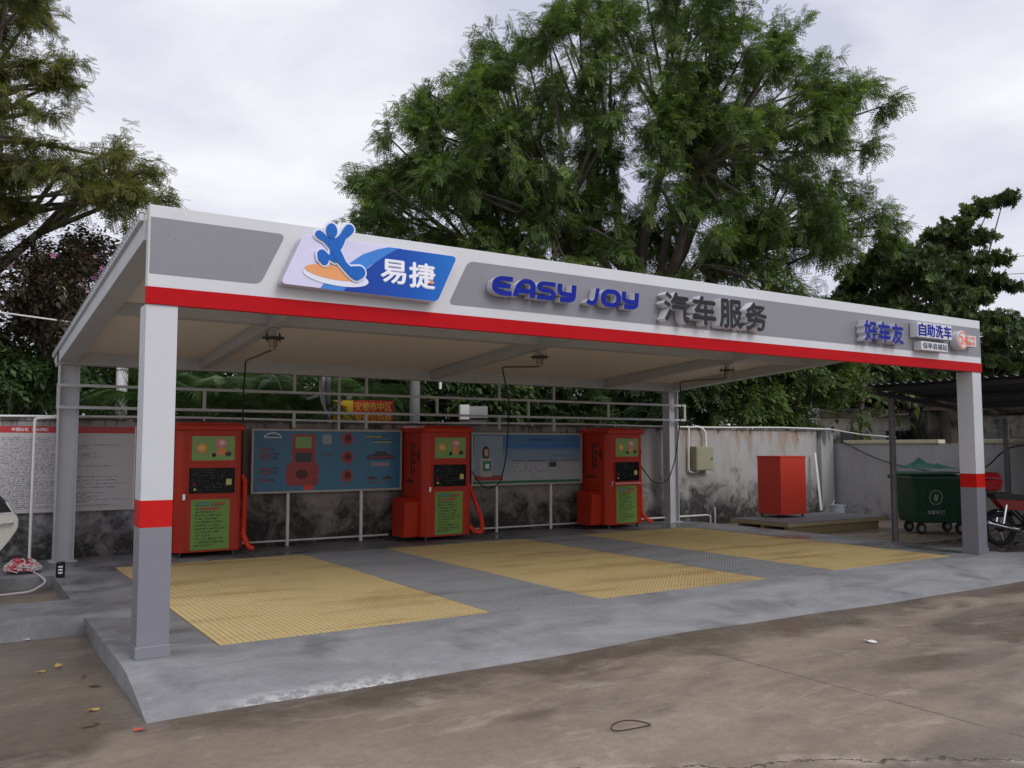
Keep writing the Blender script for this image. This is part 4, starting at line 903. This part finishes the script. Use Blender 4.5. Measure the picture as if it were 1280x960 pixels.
# ------------------------------------------------------------------ litter on the yard
LITM = [plain('leaf_ochre', (.42, .26, .07), .7), plain('paper_white', (.70, .69, .66), .7), plain('leaf_brown', (.10, .06, .035), .7), plain('scrap_red', (.55, .07, .05), .6)]
for (px, py), k, r_, lab in (((33, 800), 1, .055, 'crumpled white paper scrap in the corner of the kerb recess'), ((52, 840), 0, .045, 'curled ochre leaf on the yard beside the white paper scrap'), ((73, 833), 0, .06, 'long ochre leaf on the yard inside the kerb recess'),
        ((105, 846), 2, .05, 'dark brown leaf near the kerb foot'), ((120, 858), 2, .065, 'dark curled scrap lying against the kerb foot'), ((112, 907), 2, .075, 'dark twig like scrap on the open yard by the ramp corner'),
        ((115, 908-20), 0, .05, 'ochre leaf beside pale crumbs on the yard'), ((176, 913), 3, .05, 'small red scrap at the corner of the ramp'), ((1087, 803), 1, .07, 'torn white scrap on the yard before the ramp')):
    p = onZ(px, py, -.146); o = thing('litter_scrap', lab, 'litter', p, random.uniform(0, 6))
    mb = MB(); n = 9; rr = [r_*random.uniform(.5, 1) for _ in range(n)]
    mb._add([(rr[i]*math.cos(2*math.pi*i/n), .55*rr[i]*math.sin(2*math.pi*i/n), random.uniform(0, .3)*r_) for i in range(n)]+[(0, 0, .25*r_)], [(i, (i+1) % n, n) for i in range(n)])
    mb.build('scrap', LITM[k], o)
wl_ = thing('wire_loop', 'loop of dark rusty wire lying on the yard concrete', 'wire', onZ(791, 911, -.142))
MB().tube([(.13*math.cos(a), .075*math.sin(a)+.03*math.sin(a*.5), .006+.015*math.sin(a)**2) for a in [2*math.pi*i/48*1.04 for i in range(48)]], .0045, 6).build('wire', plain('rust_wire', (.05, .03, .02), .8), wl_)

# ------------------------------------------------------------------ vegetation
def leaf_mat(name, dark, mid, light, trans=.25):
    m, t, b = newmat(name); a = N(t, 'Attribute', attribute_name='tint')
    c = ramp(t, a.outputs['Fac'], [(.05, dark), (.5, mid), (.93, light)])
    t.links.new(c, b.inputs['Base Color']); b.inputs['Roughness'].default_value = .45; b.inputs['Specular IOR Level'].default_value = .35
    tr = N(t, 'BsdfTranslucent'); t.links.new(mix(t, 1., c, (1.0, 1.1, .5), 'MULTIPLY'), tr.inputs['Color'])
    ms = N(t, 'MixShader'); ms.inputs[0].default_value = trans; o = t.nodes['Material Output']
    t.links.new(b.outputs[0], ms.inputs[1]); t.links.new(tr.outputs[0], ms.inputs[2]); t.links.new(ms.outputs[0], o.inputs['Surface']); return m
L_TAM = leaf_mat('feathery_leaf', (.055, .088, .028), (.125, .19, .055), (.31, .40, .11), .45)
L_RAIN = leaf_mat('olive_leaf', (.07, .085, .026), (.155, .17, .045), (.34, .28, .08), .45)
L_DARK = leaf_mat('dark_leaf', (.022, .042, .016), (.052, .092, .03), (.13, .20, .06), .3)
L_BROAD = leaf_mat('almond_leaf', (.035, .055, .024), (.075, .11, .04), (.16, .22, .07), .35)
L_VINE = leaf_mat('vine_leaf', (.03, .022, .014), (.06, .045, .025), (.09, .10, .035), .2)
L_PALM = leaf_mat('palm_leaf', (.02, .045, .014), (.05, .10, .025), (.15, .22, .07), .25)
BARK = plain('grey_bark', (.085, .07, .055), .9, var=.3, scale=9, bmp=.5)
FLOW = plain('pink_flower', (.55, .20, .42), .6, var=.2)
def unit(a): return a/np.maximum(np.linalg.norm(a, axis=-1, keepdims=True), 1e-9)
def leaf_object(name, P, Dr, kind, L, mat, parent, rng, tint=None, droop=.25):
    """one mesh of leaf sprays: P bases, Dr axes"""
    n = len(P); Dr = unit(Dr); up = np.tile([0, 0, 1.], (n, 1))+rng.normal(0, .35, (n, 3))
    S = unit(np.cross(Dr, up)); Nn = np.cross(S, Dr)
    Lr = L*rng.uniform(.7, 1.25, n)
    T = []
    if kind == 'pinnate':
        K = 6
        for i in range(K):
            t0 = (i+.6)/K; l = .34*(1-.55*abs(t0-.45)); wd = .12
            for sgn in (-1, 1):
                T.append([(t0-wd/2, 0, 0), (t0-wd*.2+.06, sgn*l*.55, .02), (t0+.12, sgn*l, -.03), (t0+wd/2+.05, sgn*l*.4, .0)])
    elif kind == 'rosette':
        K = 8
        for i in range(K):
            a = i*2*math.pi/K+.3; c_, s_2 = math.cos(a), math.sin(a); f = .35+.15*(i % 3)
            e = np.array([f, c_*.8, s_2*.8]); e = e/np.linalg.norm(e); sd2 = np.cross(e, [1, 0, 0]); sd2 = sd2/np.linalg.norm(sd2)*.2
            T.append([(0, 0, 0), tuple(e*.55+sd2), tuple(e*1.0), tuple(e*.55-sd2)])
    elif kind == 'single':
        for i in range(4):
            t0 = .25*i; sgn = (-1)**i
            T.append([(t0, 0, 0), (t0+.2, sgn*.12+.10, .03), (t0+.42, sgn*.42, -.04), (t0+.12, sgn*.30-.06, .03)])
    elif kind == 'frond':
        K = 20
        for i in range(K):
            t0 = .12+.86*i/K; l = .36*math.sin(math.pi*min(1, .25+.78*t0))**.8
            for sgn in (-1, 1): T.append([(t0-.006, 0, 0), (t0+.085, sgn*l*.5, .05), (t0+.20, sgn*l, -.12*l/.3), (t0+.068, sgn*l*.5, .035)])
    T = np.array(T); m = len(T)
    a, b, c = T[..., 0], T[..., 1], T[..., 2]
    V = P[:, None, None, :]+Lr[:, None, None, None]*(Dr[:, None, None, :]*a[None, ..., None]+S[:, None, None, :]*b[None, ..., None]+Nn[:, None, None, :]*c[None, ..., None])
    V[..., 2] -= droop*Lr[:, None, None]*a[None]**2
    V = V.reshape(-1, 3); nf = n*m
    me = bpy.data.meshes.new(name); me.vertices.add(nf*4); me.vertices.foreach_set('co', V.astype(np.float32).ravel())
    me.loops.add(nf*4); me.loops.foreach_set('vertex_index', np.arange(nf*4, dtype=np.int32))
    me.polygons.add(nf); me.polygons.foreach_set('loop_start', np.arange(0, nf*4, 4, dtype=np.int32))
    at_ = me.attributes.new('tint', 'FLOAT', 'POINT')
    tn = (rng.uniform(0, 1, n)*.5+.2 if tint is None else tint)
    tn = np.clip(tn[:, None]+rng.normal(0, .08, (n, m)), 0, 1); at_.data.foreach_set('value', np.repeat(tn.ravel(), 4).astype(np.float32))
    me.materials.append(mat); me.update(calc_edges=True); me.validate()
    o = bpy.data.objects.new(name, me); C.objects.link(o); o.parent = parent; return o
def inpoly(x, y, poly):
    c = False; j = len(poly)-1
    for i in range(len(poly)):
        (xi, yi), (xj, yj) = poly[i], poly[j]
        if (yi > y) != (yj > y) and x < (xj-xi)*(y-yi)/(yj-yi)+xi: c = not c
        j = i
    return c
def tree(name, label, cat, trunk_px, dist, poly, nclump, spread, kind, L, mat, seed, twigs=9, per=13, flat=1., trunk_r=.22, depth=3., fork=.45, extra=(), droop=.25, group=None, zmin=None, ntw=.5):
    rng = np.random.default_rng(seed)
    base = at(trunk_px, 555, dist); base.z = -.16
    t_ = thing(name, label, cat, base, 0, group); B = np.array(base)
    xs_ = [p[0] for p in poly]; ys_ = [p[1] for p in poly]; cs = []
    cxp, cyp = (min(xs_)+max(xs_))/2, (min(ys_)+max(ys_))/2
    while len(cs) < nclump:
        x, y = rng.uniform(min(xs_), max(xs_)), rng.uniform(min(ys_), max(ys_))
        if not inpoly(x, y, poly): continue
        e = math.sqrt(max(.1, 1-((x-cxp)/(max(xs_)-min(xs_))*1.8)**2))
        c = np.array(at(x, y, dist+rng.uniform(-1, 1)*depth*e))
        if zmin and c[2] < zmin: continue
        cs.append(c)
    for x, y, dd in extra: cs.append(np.array(at(x+(-18 if x > cxp else 18)*(spread > .62), y+8, dist+dd)))
    nex = len(extra)
    cs = np.array(cs)-B
    top = cs[:, 2].max(); F = np.array([cs[:, 0].mean()*.25, cs[:, 1].mean()*.25, max(1.2, cs[:, 2].min()*.3+top*fork*.5)])
    mb = MB(); lean = rng.normal(0, .12, 3)
    mb.tube([(0, 0, 0), tuple(F*.3+lean*[1, 1, 0]), tuple(F*.7), tuple(F)], [trunk_r*1.25, trunk_r, trunk_r*.9, trunk_r*.8], 10)
    nodes = cs[rng.choice(len(cs), min(len(cs), max(5, nclump//10)), False)]*.62+F*.38
    for q in nodes:
        md = (F+q)/2+rng.normal(0, .25, 3); mb.tube([tuple(F), tuple(md), tuple(q)], [trunk_r*.55, trunk_r*.38, trunk_r*.25], 7)
    for c in cs:
        q = nodes[np.argmin(((nodes-c)**2).sum(1))]; md = (q+c)/2+rng.normal(0, .15, 3)+[0, 0, .1]
        mb.tube([tuple(q), tuple(md), tuple(c)], [trunk_r*.22, trunk_r*.13, trunk_r*.06], 5)
    P, Dd, tn = [], [], []
    for ci, c in enumerate(cs):
        ct = rng.uniform(-.12, .12); small = .72 if ci >= len(cs)-nex else 1.
        for k in range(int(twigs*small)+1):
            d = unit(rng.normal(0, 1, 3)*[1, 1, flat]); d = unit(d+.35*unit(c-cs.mean(0))); ln = small*spread*rng.uniform(.45, 1.15)
            tp_ = c+d*ln; mdp = c+d*ln*.5+[0, 0, .1*ln]
            if rng.uniform() < ntw: mb.tube([tuple(c), tuple(mdp), tuple(tp_)], [.018, .012, .005], 3)
            for j in range(per):
                f = rng.uniform(.15, 1); p = (c*(1-f)+tp_*f)+[0, 0, .4*ln*f*(1-f)]+rng.normal(0, .07*spread, 3)
                dd = unit(d*.8+rng.normal(0, .65, 3)+[0, 0, -.1]); P.append(p); Dd.append(dd)
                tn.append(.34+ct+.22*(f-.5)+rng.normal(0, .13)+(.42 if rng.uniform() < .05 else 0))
    mb.build('trunk', BARK, t_)
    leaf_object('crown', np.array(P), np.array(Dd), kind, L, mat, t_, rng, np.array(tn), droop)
    return t_

def shrink(poly, d):
    cx_, cy_ = sum(p[0] for p in poly)/len(poly), sum(p[1] for p in poly)/len(poly)
    return [(x-d*(x-cx_)/max(1, math.hypot(x-cx_, y-cy_)), y-d*(y-cy_)/max(1, math.hypot(x-cx_, y-cy_))) for x, y in poly]
main_poly = [(440, 285), (432, 230), (470, 190), (500, 130), (570, 95), (590, 50), (660, 40), (700, 0), (760, -40), (880, -40), (930, 0), (985, 35), (1010, 70), (1075, 95), (1120, 125), (1085, 160), (1105, 190), (1095, 260), (1110, 290), (1060, 330), (1060, 430), (760, 430), (600, 390), (500, 330)]
tree('feathery_tree', 'huge feathery green tree towering behind the canopy', 'tree', 800, 24, shrink(main_poly, 22), 245, .95, 'pinnate', .27, L_TAM, 11, 10, 24, .8, .34, 3.6, .45,
     extra=[(1120, 125, 0), (1100, 180, 0), (1130, 285, .5), (640, 60, 0), (590, 45, .5), (520, 110, 0), (440, 225, 0), (470, 165, .4), (985, 40, 0), (1080, 105, -.5), (470, 265, -1), (500, 285, -1.5), (540, 290, -1), (580, 300, -2), (520, 300, 0), (460, 285, 0), (620, 320, -1.5), (1130, 275, 0), (700, 330, -2)])
left_poly = [(-220, -80), (20, -60), (50, -10), (60, 40), (110, 70), (90, 110), (30, 120), (95, 140), (110, 190), (160, 190), (205, 210), (215, 240), (150, 275), (90, 300), (-60, 310), (-220, 300)]
tree('spreading_tree', 'olive leaved spreading tree with layered branches above the notice board corner', 'tree', -90, 16, shrink(left_poly, 26), 125, .65, 'pinnate', .17, L_RAIN, 12, 12, 21, .35, .30, 2.6, .5, extra=[(100, 75, 0), (200, 205, 0), (215, 242, 0), (160, 180, .3), (90, 95, 0)])
right_poly = [(1050, 330), (1090, 300), (1140, 310), (1190, 292), (1215, 310), (1240, 370), (1290, 400), (1330, 470), (1050, 470), (1040, 400)]
tree('almond_tree', 'dark broad leaved tree with level branches above the shed roof', 'tree', 1190, 27, [(x, y+12) for x, y in right_poly], 125, .78, 'rosette', .15, L_BROAD, 13, 10, 15, .35, .24, 2.4, .4,
     extra=[(1205, 290, 0), (1222, 278, 0), (1237, 262, 0), (1255, 252, 0), (1272, 243, 0), (1215, 303, .2), (1232, 296, .2), (1246, 290, .2), (1225, 325, 0), (1245, 322, 0), (1262, 322, 0), (1235, 345, 0), (1255, 345, 0), (1272, 350, 0), (1150, 292, 0), (1168, 287, 0)])
# dense growth behind the wall
def bush(name, label, cat, poly, dist, n, spread, kind, L, mat, seed, group=None, depth=1.2, per=20, twigs=9):
    xs_ = [p[0] for p in poly]; return tree(name, label, cat, (min(xs_)+max(xs_))/2, dist, poly, int(n*1.5), spread, kind, L, mat, seed, twigs, per, .8, .09, depth, .2, droop=.3, group=group, ntw=.3)
bush('vine_thicket', 'brownish dry vine thicket with pink blossoms under the spreading tree', 'thicket', [(-160, 300), (60, 295), (175, 310), (165, 360), (120, 420), (-160, 420)], 15, 34, .62, 'single', .17, L_VINE, 21)
bush('thicket_shrub', 'dark green shrub mass below the dry vines behind the notice board', 'shrub', [(-160, 410), (110, 400), (165, 440), (180, 520), (-160, 530)], 15, 34, .6, 'single', .2, L_DARK, 22)
rng = np.random.default_rng(9); fb = thing('vine_blossoms', 'scattered pink blossoms on the dry vine thicket', 'blossoms'); mb = MB()
for k in range(26):
    p = at(rng.uniform(10, 160), rng.uniform(318, 350) if k < 18 else rng.uniform(330, 400), 14.2+rng.uniform(-.5, .3)); s = rng.uniform(.025, .05)
    for a in range(5): mb._add([tuple(p), tuple(p+Vector((s*math.cos(a*1.26), -.3*s, s*math.sin(a*1.26)))), tuple(p+Vector((s*math.cos(a*1.26+.6), -.4*s, s*math.sin(a*1.26+.6))))], [(0, 1, 2)])
o = mb.build('blossom_set', FLOW, fb); o['kind'] = 'stuff'
bush('hedge_shrub', 'deep green hedge behind the teal billboard', 'shrub', [(150, 395), (420, 440), (420, 530), (150, 530)], 18, 40, .7, 'single', .22, L_DARK, 23)
bush('hedge_shrub', 'deep green hedge behind the middle machine', 'shrub', [(400, 430), (660, 450), (660, 535), (400, 530)], 19, 40, .7, 'single', .24, L_DARK, 24)
bush('hedge_shrub', 'deep green hedge behind the pale blue billboard', 'shrub', [(640, 450), (880, 455), (880, 540), (640, 540)], 21, 36, .75, 'pinnate', .34, L_DARK, 25)
bush('speckled_shrub', 'fine leaved shrub leaning over the stained wall above the meter box', 'shrub', [(800, 440), (1050, 410), (1060, 470), (1010, 535), (850, 535)], 22.5, 55, .7, 'single', .19, L_TAM, 26, per=18)
bush('hedge_shrub', 'leafy shrub between the pale house and the feathery tree', 'shrub', [(940, 440), (1030, 430), (1020, 510), (990, 535), (940, 535)], 23, 18, .6, 'single', .22, L_TAM, 27)
def palm(px, py, dist, n, ln, seed, lab):
    rng = np.random.default_rng(seed); p = at(px, py, dist); base = Vector((p.x, p.y, -.16)); t_ = thing('areca_palm', lab, 'palm', base, 0, 'palms behind the wall')
    h = p.z-base.z; MB().tube([(0, 0, 0), (.05, .02, h*.6), (0, 0, h)], [.07, .06, .05], 8).build('trunk', BARK, t_)
    P = np.tile([0, 0, h], (n, 1))+rng.normal(0, .05, (n, 3)); a = rng.uniform(0, 6.28, n); el = rng.uniform(.15, 1.3, n)
    Dd = np.stack([np.cos(a)*np.cos(el), np.sin(a)*np.cos(el), np.sin(el)], 1); leaf_object('crown', P, Dd, 'frond', ln, L_PALM, t_, rng, None, .55)
for k, (px, py, dist, ln, lab) in enumerate(((185, 505, 14.2, 1.3, 'arching palm behind the wall between notice board and teal billboard'), (235, 500, 14.8, 1.4, 'palm with arching fronds behind the red machine beside the notice board'), (290, 512, 14.5, 1.2, 'palm with pale fronds where the teal billboard meets a red machine'),
        (350, 508, 15.0, 1.3, 'palm behind the teal billboard, beside the satellite dish'), (385, 515, 15, .9, 'small spiky palm at the satellite dish'), (110, 500, 14.6, 1.4, 'dark palm behind the notice board and rear post'), (460, 500, 17, 1.3, 'palm behind the yellow and red banner'))):
    palm(px, py, dist, 24, ln, 40+k, lab)
# large leaved sapling at the corner of the walls
rng = np.random.default_rng(31); bs = at(1078, 548, 22); bs.z = -.16; sp = thing('broadleaf_sapling', 'slim sapling with big oval leaves rising behind the wall corner', 'sapling', bs)
tpz = at(1076, 465, 22).z+.16; mb = MB(); mb.tube([(0, 0, 0), (.03, 0, tpz*.5), (-.02, 0, tpz)], [.10, .085, .05], 8)
P, Dd = [], []
for k in range(15):
    a = rng.uniform(0, 6.28); z = tpz*rng.uniform(.62, 1.0); e = np.array([math.cos(a)*rng.uniform(.5, 1.7), math.sin(a)*rng.uniform(.5, 1.7), rng.uniform(-.1, .35)]); mb.tube([(0, 0, z), tuple(np.array([0, 0, z])+e*.5+[0, 0, .08]), tuple(np.array([0, 0, z])+e)], [.03, .02, .01], 5)
    for j in range(4): f = rng.uniform(.5, 1.); P.append(np.array([0, 0, z])+e*f); Dd.append(unit(e*.5+rng.normal(0, .5, 3)+[0, 0, -.5]))
mb.build('trunk', BARK, sp); leaf_object('crown', np.array(P), np.array(Dd), 'single', .45, L_BROAD, sp, rng, None, .3)
# far belt of trees that closes the view
rng = np.random.default_rng(77); P, Dd = [], []
for k in range(150):
    x = rng.uniform(-14, 62); y = 31+rng.uniform(-4, 6)-max(0, x-25)*.55; h = rng.uniform(3.0, 6.2); r_ = rng.uniform(1.2, 2.2)
    q = unit(rng.normal(0, 1, (120, 3))); P.append(np.array([x, y, h*.6])+q*[r_, r_, h*.5]*rng.uniform(.5, 1, (120, 1))); Dd.append(q+rng.normal(0, .4, q.shape))
fo = leaf_object('far_trees', np.concatenate(P), np.concatenate(Dd), 'single', .55, L_DARK, None, rng, None, .2); fo['kind'] = 'stuff'; fo['label'] = 'far belt of dark trees beyond the houses'; fo['category'] = 'trees'

# ------------------------------------------------------------------ beyond the wall: houses, poles, dish, banner
OLDW = wall_mat('old_limewash', (.82, .81, .79), (.30, .27, .23), (.05, .048, .045), 2.2, 3.6); MOSS = wall_mat('mossy_masonry', (.20, .19, .17), (.10, .10, .09), (.02, .022, .018), 2.6, 2.4)
TILE = plain('brown_roof_tile', (.13, .085, .075), .8, var=.35, scale=14, bmp=.4, grime=.4)
hs = thing('pale_house', 'old pale house with lattice balcony seen between shrub and shed', 'house', at(1085, 555, 29).to_tuple()[:2]+(-.15,), R(-34))
MB().box(-1.6, 4.5, 0, 5, 0, 4.6).build('wall', OLDW, hs)
MB().box(-1.9, 4.8, -.5, 5.3, 4.6, 4.75).build('eave_slab', OLDW, hs); MB().box(-1.9, 2.2, -1.0, 0, 2.62, 2.86).build('balcony_ledge', MOSS, hs)
MB().box(-1.85, 2.1, -.16, -.01, 2.95, 3.5).build('recess', plain('recess_shade_paint', (.02, .02, .022), .8), hs)  # solid dark panel behind the lattice; recess shade put into its colour
for i in range(15):
    for sg in (-1, 1):
        x = -1.7+i*.26; MB()._add([(x, -.20, 2.98), (x+.05, -.20, 2.98), (x+.05+sg*.26, -.20, 3.46), (x+sg*.26, -.20, 3.46), (x, -.17, 2.98), (x+.05, -.17, 2.98), (x+.05+sg*.26, -.17, 3.46), (x+sg*.26, -.17, 3.46)], [(0,1,2,3),(7,6,5,4),(0,4,5,1),(2,6,7,3),(0,3,7,4),(1,5,6,2)]).build('lattice_bar', MOSS, hs)
for x in (-.9, .6): 
    wn_ = MB().box(x, x+.9, -.05, -.002, .9, 2.2).build('window', plain('window_dark', (.025, .03, .035), .15), hs); MB().box(x+.42, x+.48, -.07, -.05, .9, 2.2).build('mullion', MOSS, wn_)
h2 = thing('mossy_house', 'low mossy masonry house with brown tiled roof behind the side wall', 'house', at(1262, 555, 27).to_tuple()[:2]+(-.15,), R(-40))
MB().box(-2.4, 6, 0, 5, 0, 2.95).build('wall', MOSS, h2)
rf = MB()._add([(-2.7, -.5, 2.9), (6.3, -.5, 2.9), (6.3, 2.5, 4.5), (-2.7, 2.5, 4.5), (6.3, 5.5, 2.9), (-2.7, 5.5, 2.9), (-2.7, -.5, 2.8), (6.3, -.5, 2.8)], [(0, 1, 2, 3), (3, 2, 4, 5), (0, 6, 7, 1), (0, 3, 5), (1, 4, 2)]).build('roof', TILE, h2)
for i in range(38):
    x = -2.6+i*.235; MB().tube([(x, -.53, 2.905), (x, 2.5, 4.525)], .05, 6).build('tile_row', TILE, rf)
for x in (-1.2, 1.0, 3.2): MB().box(x, x+.8, -.03, -.002, 1.0, 2.1).build('window', plain('window_dark', (.025, .03, .035), .15), h2)
GALV = plain('pole_grey', (.26, .27, .28), .5, .3, var=.15)
def column(nm, px, d, ztop, r_, mat, lab, cap=False):
    p = at(px, 555, d); t_ = thing(nm, lab, 'pole', (p.x, p.y, -.15)); MB().tube([(0, 0, 0), (0, 0, ztop+.15)], r_, 14).build('shaft', mat, t_)
    MB().lathe([(0, 0), (r_*1.5, 0), (r_*1.5, .03), (0, .03)], 14).build('foot_plate', mat, t_)
    if cap: MB().box(-.3, .75, -.06, .06, ztop+.15, ztop+.19).build('cross_arm', mat, t_); MB().tube([(.55, 0, ztop+.15), (.55, 0, ztop-.05)], .03, 8).build('insulator', PIPE, t_)
column('white_column', 150, 14.0, 4.2, .09, plain('column_white', (.70, .70, .70), .5), 'plain white column behind the wall beside the rear post')
column('utility_pole', 518, 16.5, 2.86, .10, plain('pole_concrete', (.15, .15, .145), .8), 'weathered concrete pole with short cross arm behind the middle machine', True)
column('dish_pole', 409, 14.6, 2.95, .045, GALV, 'thin grey pole carrying the satellite dish')
dp_ = at(400, 495, 14.4); ds = thing('satellite_dish', 'pale satellite dish seen edge on beside its grey pole', 'satellite dish', dp_, R(62))
Md = Matrix.Rotation(R(80), 4, 'X'); MB().lathe([(0, .0), (.15, .012), (.28, .045), (.38, .09), (.40, .10), (.385, .105), (.28, .058), (.14, .024), (0, .012)], 28, Md).build('reflector', plain('dish_grey', (.55, .55, .56), .5), ds)
MB().tube([(0, -.02, -.36), (0, -.38, -.06)], .012, 6).build('feed_arm', GALV, ds); MB().lathe([(0, 0), (.035, 0), (.035, .09), (0, .09)], 12, Matrix.Translation((0, -.44, -.03)) @ Md).build('receiver', PIPE, ds); MB().tube([(0, .02, 0), (0, .22, -.06)], .025, 8).build('bracket', GALV, ds)
bp = at(455, 514, 15.4); bn2 = thing('banner_sign', 'yellow and red banner with yellow characters beyond the wall', 'sign', (bp.x, bp.y, bp.z), R(-22))
YB2 = plain('banner_yellow', (.60, .42, .03), .5); RB2 = plain('banner_red', (.48, .02, .02), .5)
MB().box(-.55, -.19, 0, .03, -.22, .19).build('yellow_panel', YB2, bn2); MB().box(-.19, .52, 0, .03, -.22, .19).build('red_panel', RB2, bn2)
text_shape('安坡市中区', -.16, .49, .0, .17, -.004, .003, .02).build('lettering', [YB2, YB2], bn2); text_shape('管理公办理', -.16, .49, -.2, -.03, -.004, .003, .02).build('lettering', [YB2, YB2], bn2)
MB().box(-.48, -.27, -.004, 0, .03, .13).build('red_print', printed('banner_print', (.60, .42, .03), (.48, .05, .02), 1, 4, 0, 1, .6), bn2)
for x in (-.5, .48): MB().tube([(x, .05, -bp.z-.15), (x, .05, .19)], .02, 8).build('stake', GALV, bn2)
ap = at(586, 515, 17.2); ac = thing('air_conditioner', 'boxy grey white outdoor unit behind the wall by the middle machine', 'air conditioner', (ap.x, ap.y, ap.z-.15), R(-20))
ac.scale = (.62, .62, .7)
MB().box(-.28, .02, 0, .3, 0, .42).build('case', plain('unit_white', (.62, .62, .60), .5), ac, bevel=.01); MB().box(.021, .62, .02, .3, .05, .38).build('louvre_side', plain('unit_grey', (.28, .28, .28), .6), ac); MB().box(-.26, .6, .05, .25, (-ap.z-.0)/.7, -.002).build('plinth', WALL2, ac)
wr = thing('overhead_wire', 'pale overhead wire crossing in front of the dry vines', 'wire'); b_ = at(150, 411, 14.0); a_ = b_+(at(-60, 377, 12.6)-b_)*6
MB().tube([tuple(a_.lerp(b_, i/10)-Vector((0, 0, .12*math.sin(math.pi*i/10)))) for i in range(11)], .012, 6).build('wire_run', PIPE, wr)
for py, nm in ((308, 'upper'), (330, 'lower')):
    wr = thing('power_line', 'thin %s power line against the sky beside the almond tree' % nm, 'wire'); a_, b_ = at(1150, py+12, 40), at(1420, py-6, 36)
    MB().tube([tuple(a_.lerp(b_, i/8)-Vector((0, 0, .3*math.sin(math.pi*i/8)))) for i in range(9)], .014, 5).build('wire_run', RUBBER, wr)
